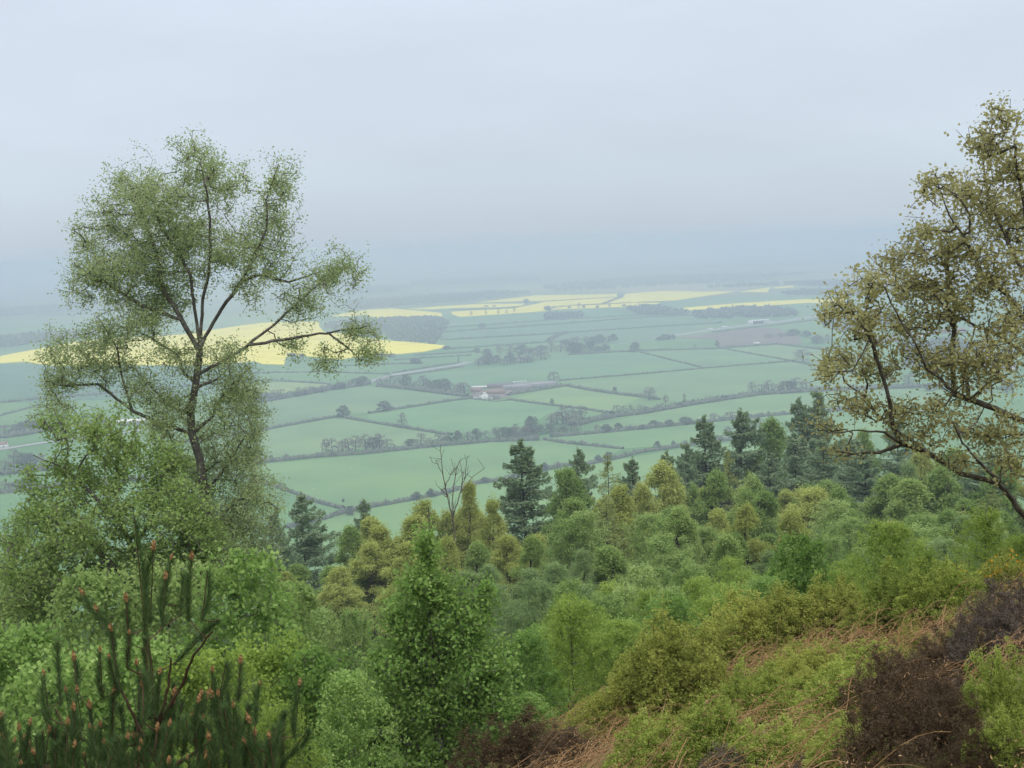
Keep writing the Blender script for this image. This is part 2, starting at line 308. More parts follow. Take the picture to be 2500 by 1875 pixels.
HEDGES = [
 ([(520,1150),(632,1177),(695,1196),(730,1209),(776,1228),(839,1244)], 2.2, 2.6, 'short diagonal hedge running down to the nearest tree line, right of the birch'),
 ([(700,1290),(776,1272),(839,1253),(904,1239),(1028,1217),(1088,1206),(1164,1182),(1230,1173),(1317,1151),(1371,1139),(1436,1135),(1501,1121),(1566,1105),(1700,1086),(1850,1068)], 2.8, 3.6, 'nearest bushy hedge just above the wood treetops'),
 ([(520,1140),(632,1131),(768,1117),(885,1109),(1061,1090),(1200,1079),(1317,1075)], 3.4, 5, 'long thick hedge along the top of the largest near green field'),
 ([(1330,1074),(1382,1083),(1520,1097)], 2.6, 3.2, 'short hedge sloping down right from the central thicket'),
 ([(1344,1067),(1425,1061),(1534,1051),(1700,1034),(1852,1018),(1945,1010),(2100,1000)], 3.2, 4, 'long hedge running right from the central thicket toward the conifers'),
 ([(1400,1040),(1425,1034),(1499,1018),(1568,1010),(1690,988),(1852,964),(1983,956),(2120,950),(2300,945)], 4.2, 8, 'thickest dark hedge, running right from the thicket to the oak'),
 ([(1246,977),(1344,990),(1425,999),(1493,1010)], 2.2, 2.6, 'thin hedge slanting down right from the white farmhouse'),
 ([(1241,966),(1263,961),(1344,948),(1382,942)], 3, 6, 'thick dark hedge in front of the long grey farm sheds'),
 ([(1382,942),(1439,953),(1493,961),(1561,969),(1610,976)], 2.8, 4, 'hedge slanting down right from the end of the farm sheds'),
 ([(1366,930),(1500,919),(1561,914),(1717,900),(1934,882),(1996,895),(2100,915)], 2, 2.6, 'thin straight hedge behind the farm sheds, running up to the right'),
 ([(1565,861),(1717,899)], 2, 2.6, 'short oblique hedge dividing the two fields right of the round tree'),
 ([(1760,851),(1934,882)], 2, 2.6, 'short oblique hedge below the ploughed field'),
 ([(1389,867),(1500,860),(1600,856),(1744,852),(1898,841),(2010,854),(2100,868)], 2.6, 3.4, 'long hedge along the near edge of the ploughed field'),
 ([(420,1085),(560,1066),(657,1048),(817,1019),(836,1017)], 2.6, 3.2, 'straight hedge running left from the round tree at the hedge corner'),
 ([(844,1021),(898,1031),(1102,1063)], 2.4, 3, 'straight hedge running down right from the hedge corner tree'),
 ([(901,1010),(966,1000),(1102,979),(1153,973)], 2.6, 3.2, 'straight hedge leading left from the white farmhouse to the wide tree'),
 ([(1153,975),(1210,981),(1250,977)], 1.6, 2, 'low garden hedge right below the white farmhouse'),
 ([(560,998),(657,979),(806,952),(901,939)], 4, 8, 'thick hedge under the tree row left of the country lane'),
 ([(925,943),(1007,951),(1088,962),(1140,968)], 4, 8, 'thick hedge under the tree row left of the white farmhouse'),
 ([(560,925),(627,928),(708,932),(806,938)], 2, 3, 'thin hedge along the top of the palest green field'),
 ([(600,911),(790,909),(953,914)], 2, 2.6, 'thin hedge second above the palest green field'),
 ([(953,921),(990,917),(1061,907),(1130,896)], 2, 3.5, 'hedge along the near side of the country lane'),
 ([(960,911),(1061,895),(1125,886)], 2, 3, 'hedge along the far side of the country lane'),
 ([(825,894),(1034,887)], 2.2, 3, 'far thin hedge just below the largest rapeseed field'),
 ([(963,880),(1040,874),(1150,868)], 2.2, 3, 'far thin hedge left of the hamlet trees, nearer one of two'),
 ([(1010,868),(1100,863),(1163,859)], 2.2, 3, 'far thin hedge left of the hamlet trees, farther one of two'),
 ([(1085,853),(1236,843),(1376,833)], 2.4, 3.4, 'far hedge just behind the hamlet trees'),
 ([(1075,831),(1326,817),(1600,798),(1761,789)], 2.6, 4, 'long far hedge, second below the yellow fields, reaching the main road'),
 ([(1337,834),(1355,824),(1382,812)], 3.5, 8, 'short steep far hedge crossing between two long hedges'),
 ([(1061,813),(1303,796),(1550,777),(1600,774),(1700,770)], 2.6, 4, 'long far hedge below the yellow band'),
 ([(1007,805),(1170,795),(1247,789),(1326,783),(1600,768)], 2.6, 4, 'farthest long hedge just below the yellow band'),
 ([(1473,743),(1512,728)], 3, 9, 'short oblique hedge between two halves of the yellow band'),
 ([(1100,757),(1258,752),(1300,744),(1330,737),(1405,732),(1500,727)], 2.6, 7, 'hedge threading between the yellow fields'),
 ([(1340,756),(1394,746.5),(1462,743.5),(1550,739.5),(1620,737)], 2.4, 5, 'thin hedge below the middle of the yellow band'),
 ([(0,1070),(60,1062),(110,1052),(260,1030)], 4, 9, 'thick hedge at the left margin above the pale valley lane'),
 ([(0,1044),(113,1032),(240,1015)], 2.2, 3, 'thin hedge at the left margin with a dark bush on it'),
 ([(0,1016),(50,1002),(96,990)], 2, 2.6, 'short slanting hedge at the left margin'),
 ([(0,984),(90,976),(260,962),(500,940)], 3, 5, 'hedge at the left margin below the bluish green field'),
 ([(0,1206),(70,1197),(200,1186),(360,1170)], 3.2, 5, 'nearest hedge at the left margin under grey trees'),
 ([(0,1160),(60,1152),(140,1146)], 3.6, 8, 'dark thick hedge at the left margin between two grey tree groups'),
 ([(1740,812),(1831,801),(1891,795),(1985,782),(2060,772)], 2, 5, 'hedge along the near side of the main road'),
]
for h_ in HEDGES: hedge(*h_)

# ------------------------------------------------------------------ tree making
def leaves(C, s, up=0.3, fold=.25, asp=.62, rng=RNG, droop=0.0):
    """one small folded diamond per leaf"""
    n = len(C); s = (s*rng.uniform(.65, 1.35, n))[:, None]
    a = rng.normal(0, 1, (n, 3)); a[:, 2] = a[:, 2]*.7-droop; a /= np.linalg.norm(a, axis=1)[:, None]
    nn = rng.normal(0, 1, (n, 3)); nn[:, 2] += up*3; b = np.cross(a, nn); b /= np.linalg.norm(b, axis=1)[:, None]+1e-9
    c = np.cross(a, b)
    V = np.stack([C-a*s*.5, C+b*s*asp*.5+c*s*fold*.3, C+a*s*.5, C-b*s*asp*.5+c*s*fold*.3], 1).reshape(-1, 3)
    i = np.arange(n)[:, None]*4
    return V, np.concatenate([i+[0, 1, 2], i+[0, 2, 3]], 1).reshape(-1, 3)
def tubes(P0, P1, R0, R1, k=4):
    d = P1-P0; ln = np.linalg.norm(d, axis=1)[:, None]+1e-9; d = d/ln
    ref = np.where(np.abs(d[:, 2:3]) > .8, [[1., 0, 0]], [[0, 0, 1.]]); u = np.cross(d, ref); u /= np.linalg.norm(u, axis=1)[:, None]; v = np.cross(d, u)
    th = np.arange(k)*2*np.pi/k; cs, sn = np.cos(th), np.sin(th)
    ring = u[:, None]*cs[None, :, None]+v[:, None]*sn[None, :, None]
    A = P0[:, None]-d[:, None]*R0[:, None, None]*.3+ring*R0[:, None, None]; B = P1[:, None]+ring*R1[:, None, None]
    V = np.concatenate([A, B], 1).reshape(-1, 3); n = len(P0); b = np.arange(n)[:, None, None]*2*k; j = np.arange(k)[None, :, None]; j2 = (j+1) % k
    Q = np.concatenate([b+j, b+j2, b+k+j2, b+k+j], 2).reshape(-1, 4)[:, ::-1]
    return V, Q
class Skel:
    def __init__(s, cap=60000):
        s.P = np.zeros((cap, 3)); s.par = np.full(cap, -1); s.D = np.zeros((cap, 3)); s.rmin = np.zeros(cap); s.n = 0; s.tip = []
    def add(s, p, par, rmin=0.0):
        i = s.n; s.P[i] = p; s.par[i] = par; s.rmin[i] = rmin
        d = (s.P[i]-s.P[par]) if par >= 0 else np.array([0, 0, 1.]); s.D[i] = d/(np.linalg.norm(d)+1e-9); s.n += 1; return i
    def limb(s, pts, ra, rb, step, wob=0.0, rng=RNG):
        """polyline limb, starting from the nearest present node"""
        pts = [np.array(p, float) for p in pts]
        if s.n == 0: cur = s.add(pts[0], -1, ra); seq = pts[1:]
        else: cur = int(np.argmin(((s.P[:s.n]-pts[0])**2).sum(1))); seq = pts
        tot = sum(np.linalg.norm(b-a) for a, b in zip(pts[:-1], pts[1:]))+1e-9; done = 0; last = s.P[cur].copy()
        for q in seq:
            L_ = np.linalg.norm(q-last); n = max(1, int(L_/step))
            for k in range(1, n+1):
                p = last+(q-last)*k/n+rng.normal(0, wob, 3)*(1 if k < n else .3); t = min(1, (done+L_*k/n)/tot); cur = s.add(p, cur, ra+(rb-ra)*t)
            done += L_; last = q
        return cur
    def grow(s, pts, step, bend=.35, wob=0.0, lift=0.0, rng=RNG):
        pts = np.array(pts); d0 = np.array([((s.P[:s.n]-p)**2).sum(1).min() for p in pts]); 
        for p in pts[np.argsort(d0)]:
            df = s.P[:s.n]-p; d = np.sqrt((df**2).sum(1))
            cost = d + lift*np.maximum(df[:, 2], 0)      # prefer to rise from below
            i = int(np.argmin(cost)); L_ = d[i]; n = max(1, min(14, int(L_/step)))
            a = s.P[i].copy(); c = a+(p-a)*.5+s.D[i]*L_*bend; cur = i
            for k in range(1, n+1):
                t = k/n; q = (1-t)**2*a+2*t*(1-t)*c+t*t*p + (rng.normal(0, wob, 3) if k < n else 0); cur = s.add(q, cur)
            s.tip.append(cur)
            if s.n > len(s.P)-40: break
    def wood(s, rtip, power=.42, k=5, rmax=None):
        n = s.n; cnt = np.zeros(n); 
        for t in s.tip: cnt[t] += 1
        for i in range(n-1, 0, -1): cnt[s.par[i]] += cnt[i]
        r = np.maximum(rtip*np.maximum(cnt, 1)**power, s.rmin[:n])
        if rmax: r = np.minimum(r, rmax)
        for i in range(1, n): r[i] = min(r[i], r[s.par[i]]*1.0)
        s.r = r; i = np.arange(1, n); p = s.par[i]
        big = r[i] > 5*rtip
        out_ = []
        for sel, kk in ((big, k+2), (~big, 3)):
            ii = i[sel]; 
            if len(ii): out_.append(tubes(s.P[p[sel]], s.P[ii], np.minimum(r[p[sel]], r[ii]*1.25), r[ii], kk))
        V = np.vstack([o[0] for o in out_]); b = 0; Fs = []
        for o in out_: Fs.append(o[1]+b); b += len(o[0])
        return V, np.vstack(Fs)
def blobs_points(blobs, n, rng=RNG):
    """blobs: (centre vec, rx, ry, rz, weight)"""
    wts = np.array([b[4] for b in blobs]); wts = wts/wts.sum(); P = []
    for b, wt in zip(blobs, wts):
        m = max(1, int(round(n*wt))); u = rng.normal(0, 1, (m, 3)); u /= np.linalg.norm(u, axis=1)[:, None]; u *= (rng.uniform(0, 1, m)**(1/2.2)*np.exp(rng.normal(0, .2, m)))[:, None]
        P.append(np.array(b[0])+u*np.array([b[1], b[2], b[3]]))
    return np.vstack(P)
def spray(s, per, spread, rng=RNG, back=2):
    """leaf centres round each tip and the nodes just below it"""
    C = []
    for t in s.tip:
        j = t
        for k in range(back):
            C.append(s.P[j]); j = s.par[j]
            if j < 0: break
    C = np.array(C); return np.repeat(C, per, 0)+rng.normal(0, spread, (len(C)*per, 3))

def hero(name, label, cat, dist, base, trunk, limbs, blobs, npts, per, spread, lsize, leafmat_, barkmat, step, rtip, r0, r1, group=None, droop=0, dvar=.8, lift=.3, asp=.62, crown='leaves', power=.42, rl=None, back=3):
    """a tree whose limbs and crown masses were surveyed in the photo; it has real depth round its trunk"""
    rng = np.random.default_rng(abs(int(base[0]*10))); px = dist/F
    o = Vector((base[0], base[1], base[2]))
    def W(p, off=0.0): v = at(p[0], p[1], dist+off)-o; return (v.x, v.y, v.z)
    s = Skel(); tr = [(0, 0, -.4)]+[W(p) for p in trunk]; s.limb(tr, r0, r1, step, .0, rng)
    for k, lb in enumerate(limbs):
        end = dvar*rng.uniform(-1, 1)*(len(lb)/4); n = len(lb)
        s.limb([W(p, end*(i/(n-1))**1.2) for i, p in enumerate(lb)], rl or r1*.6, rtip*3, step, step*.06, rng)
    bl = []
    for b in blobs:
        off = dvar*rng.uniform(-1, 1); rr = (b[2]+b[3])/2*px
        bl.append((W(b[:2], off), b[2]*px, rr*1.25+.25*dvar, b[3]*px, (b[4] if len(b) > 4 else 1)*b[2]*b[3]))
    s.grow(blobs_points(bl, npts, rng), step, wob=step*.10, lift=lift, rng=rng)
    V, Q = s.wood(rtip, power=power); root = empty(name, o, label, cat, group)
    link('trunk', mesh('trunk', V, Q, barkmat, True), root)
    C = spray(s, per, spread, rng, back); V, T = leaves(C, lsize, rng=rng, droop=droop, asp=asp); link(crown, mesh(crown, V, T, leafmat_), root)
    return root

def proto_tree(kind, seed):
    """returns [(part name, mesh)] for a plant of unit-free real size; H is its height"""
    rng = np.random.default_rng(seed); parts = []
    if kind in ('beech', 'beech_green', 'oak_far', 'bare_far', 'willow', 'broad'):
        H = 12.0; far = kind.endswith('far'); s = Skel(); s.limb([(0, 0, -1), (rng.normal(0, .15), rng.normal(0, .15), 4), (rng.normal(0, .4), rng.normal(0, .4), 10.5)], .10, .03, .5, .05, rng)
        bl = []; nb = 74 if not far else 60; zlo = .5 if not far else 1.6
        for i in range(nb):
            z = zlo+rng.uniform(0, 1)**.9*(11.3-zlo); rad = 3.35*(max(.04, 1-(abs(z-2.8)/8.9)**1.5)**.95 if not far else math.sqrt(max(.05, 1-((z-5.0)/6.6)**2)))*rng.uniform(.3, 1.0)**.6; th = rng.uniform(0, 6.283)
            q = rng.uniform(.6, 1.5); bl.append(((rad*math.cos(th), rad*math.sin(th), z), *((1.0*q*(1.15-z/14), 1.0*q*(1.15-z/14), .30*q) if not far else (.75*q, .75*q, .6*q)), q))
        bl.append(((0, 0, 11), .8, .8, .8, .8))
        npt = 420 if far else 1500
        s.grow(blobs_points(bl, npt, rng), .6, wob=.05, lift=.6, rng=rng); V, Q = s.wood(.009 if not far else .02, k=4)
        lm = {'beech': 'leaf_beech', 'beech_green': 'leaf_beech_green', 'oak_far': 'leaf_far', 'bare_far': 'leaf_grey', 'willow': 'leaf_pale', 'broad': 'leaf_green'}[kind]
        C = spray(s, 4 if far else 12, .33 if far else .20, rng); V2, T2 = leaves(C, .5 if far else (.17 if kind != 'willow' else .13), rng=rng)
        if kind == 'bare_far': C = C[::2]; V2, T2 = leaves(C, .42, asp=.4, rng=rng)
        parts = [('trunk', mesh('trunk', V, Q, M['bark_dark'], True)), ('crown', mesh('crown', V2, T2, M[lm]))]; Wd = 8.0
    elif kind == 'bush_far':
        H = 4.0; P = rng.normal(0, 1, (260, 3)); P /= np.linalg.norm(P, axis=1)[:, None]; P *= rng.uniform(.4, 1, (260, 1)); P = P*[2.4, 2.0, 1.9]+[0, 0, 1.9]
        V, T = leaves(P, .9, rng=rng, asp=.8); s = Skel(); s.limb([(0, 0, -.3), (0, 0, 1)], .1, .06, .5); s.grow(P[:40], .8, rng=rng); V1, Q1 = s.wood(.03)
        parts = [('stem', mesh('stem', V1, Q1, M['bark_dark'])), ('foliage', mesh('foliage', V, T, M['leaf_far']))]; Wd = 5.0
    elif kind in ('spruce', 'larch', 'pine_far'):
        H = 16.0; lar = kind == 'larch'; pf = kind == 'pine_far'; s = Skel(); s.limb([(0, 0, -1), (0, 0, 8), (.15*rng.normal(), .15*rng.normal(), 16)], .2, .015, .35, .008, rng)
        C = []; z = 15.6; lean = rng.uniform(0, 6.28); nz_ = 0
        while z > .9:
            t = 1-z/16; Lb = (0.45+3.9*t**.75)*rng.uniform(.65, 1.15)*(.75 if lar else 1)
            if pf: Lb = (.5+3.2*math.sin(min(1, t*1.5)*1.57))*rng.uniform(.5, 1.1)
            for q in range(rng.integers(4, 7)):
                th = rng.uniform(0, 6.283); l = Lb*rng.uniform(.55, 1.15); l *= 1+.25*math.cos(th-lean); dx, dy = math.cos(th), math.sin(th)
                zz = z+rng.normal(0, .08); up = .22 if lar or pf else (.12-.25*t)
                pts = [(0, 0, zz), (dx*l*.4, dy*l*.4, zz+up*l*.45), (dx*l*.75, dy*l*.75, zz+up*l*.55-.02*l), (dx*l, dy*l, zz+up*l*.85+(.1*l if not lar else 0))]
                e = s.limb(pts, .03, .008, .4, .02, rng); s.tip.append(e)
                n = int(l*(75 if not lar else 45))+12; u = rng.uniform(.12, 1, n)**.8
                pa = np.array(pts); seg = np.clip((u*3).astype(int), 0, 2); f = (u*3-seg)[:, None]; c = pa[seg]*(1-f)+pa[seg+1]*f
                side = rng.normal(0, 1, n)*.20*l*(1.15-u)+rng.normal(0, .07, n); c = c+np.stack([-dy*side, dx*side, -np.abs(rng.normal(0, .2, n))-(.05 if not lar else -.05)], 1); C.append(c)
            z -= (.40 if not lar else .45)*rng.uniform(.6, 1.4)
        C.append(np.stack([rng.normal(0, .05, 30), rng.normal(0, .05, 30), rng.uniform(14.5, 16.1, 30)], 1))
        C = np.vstack(C); V, Q = s.wood(.012, k=4); V2, T2 = leaves(C, .26 if not lar else .17, rng=rng, asp=.45, up=.5)
        parts = [('trunk', mesh('trunk', V, Q, M['bark_dark'], True)), ('crown', mesh('crown', V2, T2, M['leaf_spruce' if not lar else 'leaf_larch']))]; Wd = 7.0
    elif kind in ('sapling', 'sapling_bright', 'sapling_pale', 'birch_mid'):
        H = 4.0; s = Skel(); s.limb([(0, 0, -.3), (.03*rng.normal(), .03*rng.normal(), 2), (.1*rng.normal(), .1*rng.normal(), 3.9)], .035, .005, .15, .006, rng)
        for q in range(9):
            th = rng.uniform(0, 6.283); z0 = rng.uniform(.1, 2.3); l = rng.uniform(.5, .95)*(1-z0/5); hgt = rng.uniform(1.0, 2.0)*(1-z0/6)
            s.limb([(0, 0, z0), (l*.5*math.cos(th), l*.5*math.sin(th), z0+hgt*.45), (l*math.cos(th), l*math.sin(th), z0+hgt)], .014, .004, .15, .01, rng)
        n = 620; z = rng.uniform(0.05, 1, n)**.8*3.85; rr = 1.02*np.sqrt(np.clip(1-((z-1.3)/2.7)**2, .02, 1))*rng.uniform(0, 1, n)**.45; th = rng.uniform(0, 6.283, n)
        rr *= 1+.25*np.sin(th*3+z*2)
        s.grow(np.stack([rr*np.cos(th), rr*np.sin(th), z], 1), .15, wob=.01, lift=.8, rng=rng); V, Q = s.wood(.0022, k=3, power=.4)
        C = spray(s, 9, .05, rng, back=3); ls = {'sapling': .055, 'sapling_bright': .045, 'sapling_pale': .045, 'birch_mid': .05}[kind]
        V2, T2 = leaves(C, ls, rng=rng, droop=.4, asp=.75); lm = {'sapling': 'leaf_green', 'sapling_bright': 'leaf_bright', 'sapling_pale': 'leaf_pale', 'birch_mid': 'leaf_birch_low'}[kind]
        parts = [('trunk', mesh('trunk', V, Q, M['bark_birch'])), ('leaves', mesh('leaves', V2, T2, M[lm]))]; Wd = 2.1
    return dict(H=H, W=Wd, parts=parts)
PROTO = {}
def proto(kind, v=0):
    key = (kind, v)
    if key not in PROTO: PROTO[key] = proto_tree(kind, 100+v*17+sum(map(ord, kind)))
    return PROTO[key]
def plant(name, kind, v, loc, H, Wd, label, cat, group=None, rz=None):
    p = proto(kind, v); o = empty(name, loc, label, cat, group)
    for pn, me in p['parts']: link(pn, me, o)
    o.scale = (Wd/p['W'], Wd/p['W'], H/p['H']); o.rotation_euler = (0, 0, random.uniform(0, 6.283) if rz is None else rz); return o
KINDS = {'spruce': ('spruce_tree', 'tree'), 'pine_far': ('pine_tree', 'tree'), 'larch': ('larch_tree', 'tree'), 'beech': ('beech_tree', 'tree'), 'beech_green': ('beech_tree', 'tree'),
         'willow': ('willow_tree', 'tree'), 'broad': ('broadleaf_tree', 'tree'), 'sapling': ('birch_sapling', 'tree'), 'sapling_bright': ('birch_sapling', 'tree'), 'sapling_pale': ('willow_bush', 'bush'), 'birch_mid': ('birch_tree', 'tree')}
def stand(px, top, wpx, dist, kind, label, group=None, v=0, hmin=1.0):
    """a tree on the hillside whose tip reaches (px, top)"""
    t = at(px, top, dist); g = float(ground_z(t.x, t.y)); H = max(hmin, (t.z-g)*1.06)
    n, c = KINDS[kind]; Wm = wpx*dist/F*{'beech': 1.35, 'beech_green': 1.35, 'willow': 1.3, 'spruce': 1.35, 'pine_far': 1.4}.get(kind, 1.1); Wm = min(max(Wm, .45*H if 'sapling' in kind or kind == 'birch_mid' else .4*H), .95*H)
    return plant(n, kind, v, (t.x, t.y, g), H, Wm, label, c, group)

# ------------------------------------------------------------------ the wood on the hillside
WOOD = [
 (735,1222,150,150,'pine_far','dull green pine rising beside the right edge of the tall birch',0),
 (672,1262,110,140,'pine_far','darker shorter pine half behind the right edge of the tall birch',1),
 (887,1236,60,165,'spruce','small spruce tip peeping over the yellow-green beeches',0),
 (1275,1096,190,142,'spruce','tall pointed spruce standing alone against the nearest green field',0),
 (1412,1112,105,165,'pine_far','dark ragged pine top right of the lone tall spruce',0),
 (1545,1135,80,165,'spruce','small thin-topped spruce leaning over the wood edge',1),
 (1630,1118,60,180,'spruce','short dark spruce left of the two large windswept conifers',2),
 (1676,1098,80,185,'spruce','slender dark spruce second left of the large conifers',1),
 (1722,1036,150,190,'spruce','tallest windswept conifer on the left of the pair against the field',2),
 (1809,1022,150,195,'pine_far','broad brownish conifer on the right of the windswept pair',1),
 (1880,1032,170,205,'beech_green','pale green broad tree just behind the windswept conifer pair',0),
 (1953,994,70,215,'spruce','narrow dark conifer spire left of the oak twigs',0),
 (1996,974,100,215,'spruce','highest dark conifer tip touching the oak foliage',1),
 (1940,1075,150,185,'spruce','dark spruce in the shaded stand below the spires',2),
 (2010,1090,150,175,'spruce','dark spruce in the shaded stand under the lowest oak twigs',0),
 (2080,1085,150,185,'spruce','dark spruce of the shaded stand behind the oak foliage',1),
 (1880,1120,130,175,'pine_far','dark pine at the left of the shaded conifer stand',0),
 (2190,1040,150,200,'pine_far','dim conifer behind the oak branches',1),
 (1029,1230,190,135,'beech','largest yellow-green beech crown left of the bare dead tree',0),
 (905,1275,170,130,'beech','yellow-green beech crown behind the central birch tip',1),
 (855,1290,130,128,'beech_green','greener beech crown left of the yellow-green beeches',0),
 (827,1392,190,105,'beech','low spreading beech with tiered boughs left of the central birch',1),
 (1145,1192,120,132,'beech','slim yellow-green beech immediately right of the bare dead tree',1),
 (1200,1228,130,126,'beech','rounded yellow-green beech between the dead tree and the lone spruce',0),
 (1383,1155,190,132,'beech_green','bright green beech in front of the dark ragged pine',1),
 (1484,1130,110,138,'larch','slim pale larch with a visible straight trunk',0),
 (1560,1190,140,140,'larch','loose olive larch left of the domed olive beech',1),
 (1615,1136,200,140,'beech','domed olive beech below the windswept conifers',0),
 (1744,1158,170,138,'beech_green','green beech in front of the tallest windswept conifer',0),
 (1776,1116,90,145,'larch','pointed pale larch below the broad brownish conifer',1),
 (1830,1168,170,135,'beech_green','wide green beech in front of the shaded conifer stand',1),
 (1960,1200,190,125,'beech','brown-tinged beech in front of the dark spruces',0),
 (2060,1215,170,120,'beech_green','soft green tree at the right of the dark spruces',1),
 (2170,1165,190,125,'beech_green','soft green tree below the lowest oak branch',0),
 (2300,1150,200,125,'beech_green','soft green tree behind the oak fork',1),
 (1090,1318,120,92,'beech','yellow-green beech hiding the foot of the bare dead tree',1),
 (1165,1330,130,94,'beech_green','greener beech just right of the foot of the bare dead tree',0),
 (990,1330,150,94,'beech','yellow-green beech between the central birch tip and the dead tree',0),
 (2440,1150,200,125,'beech_green','soft green tree at the right margin behind the oak trunk',0),
]
for px, top, wp, d, kd, lab, v in WOOD: stand(px, top, wp, d, kd, lab, 'trees of the hillside wood', v+2*(int(px) % 2))
def rows(x0, x1, n, y0, y1, dist, wpx, kinds, label, group, jit=28, dj=.08, hmin=1.2):
    for i in range(n):
        t = (i+.5)/n; px = x0+(x1-x0)*t+random.uniform(-1, 1)*(x1-x0)/n*.45; top = y0+(y1-y0)*(px-x0)/(x1-x0)+random.uniform(-1, 1)*jit
        if 1215 < px < 1340 and dist > 80: top = max(top, 1315)      # the lone spruce shows down to its lower boughs
        d = dist*(1+random.uniform(-1, 1)*dj); kd = random.choice(kinds); stand(px, top, wpx*random.uniform(.75, 1.3), d, kd, label, group, random.randint(0, 3), hmin)
rows(1640, 2150, 9, 1135, 1065, 200, 120, ['pine_far', 'spruce', 'beech_green'], 'dim grey-green tree massed behind the windswept conifers', 'dim trees behind the conifers', 14)
rows(1640, 2080, 6, 1195, 1195, 150, 150, ['beech_green', 'beech', 'beech'], 'olive tree just below the dark conifer stand', 'olive trees below the conifer stand', 14)
rows(2090, 2500, 6, 1120, 1110, 160, 150, ['beech_green', 'beech', 'pine_far', 'willow'], 'grey-green tree at the back of the wood on the right', 'back row of the wood on the right', 16)
rows(860, 1640, 9, 1290, 1200, 124, 170, ['beech', 'beech_green', 'beech'], 'yellow-green beech filling the back of the wood', 'back row of beeches', 18)
rows(640, 960, 5, 1390, 1350, 112, 150, ['beech_green', 'beech'], 'green tree in the wood left of the central birch, below the beech crowns', 'wood trees left of the central birch')
rows(1230, 2480, 14, 1235, 1200, 112, 160, ['beech', 'beech_green', 'larch', 'beech_green'], 'soft green tree in the second row of the wood', 'second row of wood trees', jit=36)
rows(1280, 2480, 17, 1300, 1240, 88, 150, ['beech_green', 'birch_mid', 'beech', 'larch', 'birch_mid'], 'hazy green tree in the middle of the wood', 'middle row of wood trees', jit=40)
rows(1100, 1500, 5, 1395, 1390, 74, 170, ['willow'], 'grey-green willow thicket tree right of the central birch', 'grey-green willows')
rows(1400, 2480, 14, 1350, 1270, 70, 150, ['birch_mid', 'beech_green', 'willow'], 'small green tree at the front of the wood', 'front row of wood trees', jit=40)
rows(1110, 1480, 6, 1455, 1440, 54, 150, ['sapling_pale'], 'grey-green willow bush in the hollow right of the central birch', 'willow bushes in the hollow')
rows(620, 900, 4, 1500, 1480, 52, 150, ['sapling_pale', 'birch_mid'], 'grey-green bush in the hollow left of the central birch', 'bushes left of the central birch')
rows(1380, 2480, 16, 1420, 1310, 48, 140, ['sapling_bright', 'birch_mid', 'sapling_pale'], 'young tree at the back of the birch thicket', 'back of the birch thicket')
rows(1330, 2150, 14, 1490, 1375, 36, 150, ['sapling_bright', 'birch_mid', 'sapling_bright'], 'thin yellow-green birch sapling in the middle of the thicket', 'middle of the birch thicket', jit=22)
rows(1270, 1980, 12, 1545, 1425, 27, 160, ['sapling_bright', 'sapling', 'sapling_bright'], 'thin yellow-green birch sapling at the front of the thicket', 'front of the birch thicket', jit=22)
NEAR = [
 (1400,1480,230,21,'sapling_bright','many-stemmed yellow-green birch sapling right beside the central birch',0),
 (1520,1520,190,20.5,'sapling_bright','small birch sapling with its foot at the bracken edge',1),
 (1290,1560,190,19,'sapling','green birch sapling touching the right side of the central birch',1),
 (1640,1475,200,23,'sapling','slim green birch sapling with a dark stem in the front thicket',0),
 (1780,1440,190,24,'sapling_bright','yellow-green birch sapling right of the dark-stemmed sapling',1),
 (1950,1325,210,21,'sapling','dark green large-leaved sapling on the rise above the bilberries',0),
 (1870,1420,170,20,'sapling','lower green sapling left of the dark large-leaved sapling',1),
 (2060,1400,170,20,'sapling_bright','green sapling right of the dark large-leaved sapling',1),
 (2170,1290,190,19,'sapling_bright','bright green sapling left of the orange gorse',0),
 (2260,1350,170,18,'sapling_bright','bright green sapling in front of the orange gorse',1),
 (2400,1255,190,18.5,'sapling_bright','tall bright green sapling right of the orange gorse',1),
 (2330,1420,160,16.8,'sapling','low green sapling at the foot of the bright saplings',0),
 (2490,1320,150,17.5,'sapling_bright','bright green sapling cut by the right margin',0),
 (2120,1440,150,17.5,'sapling_bright','small bright sapling at the crest of the bracken slope',1),
]
for px, top, wp, d, kd, lab, v in NEAR: stand(px, top, wp, d, kd, lab, 'saplings near the bracken slope', v, .8)
LEFT = [
 (60,1400,300,30,'birch_mid','birch crown filling the left margin below the valley',0),
 (40,1560,300,20,'sapling','green birch low at the left margin behind the pine',1),
 (230,1420,320,23,'birch_mid','leafy birch directly behind the pine shoots',1),
 (420,1400,300,24,'birch_mid','leafy birch behind the right half of the pine',0),
 (600,1380,280,23,'sapling','green birch under the right foot of the tall birch',0),
 (700,1440,230,26,'birch_mid','green birch right of the tall birch foot',1),
 (640,1580,260,17,'sapling_bright','bright green birch behind the small right pine shoots',1),
 (760,1620,230,17,'sapling','green birch between the pine and the central birch',0),
 (500,1620,260,15.5,'sapling_bright','bright green birch seen through the pine needles',0),
 (850,1660,200,14.5,'sapling','low green birch at the left foot of the central birch',1),
 (330,1600,260,15.5,'sapling','dark green birch behind the thickest pine branches',1),
 (150,1640,260,15,'sapling','dark green birch at the lower left corner',0),
 (690,1740,220,12.5,'sapling_bright','low bright birch shoots at the bottom edge right of the pine',0),
 (1290,1700,170,15.5,'sapling','low green birch at the right foot of the central birch',0),
]
for px, top, wp, d, kd, lab, v in LEFT: stand(px, top, wp, d, kd, lab, 'birches at the lower left', v, .8)

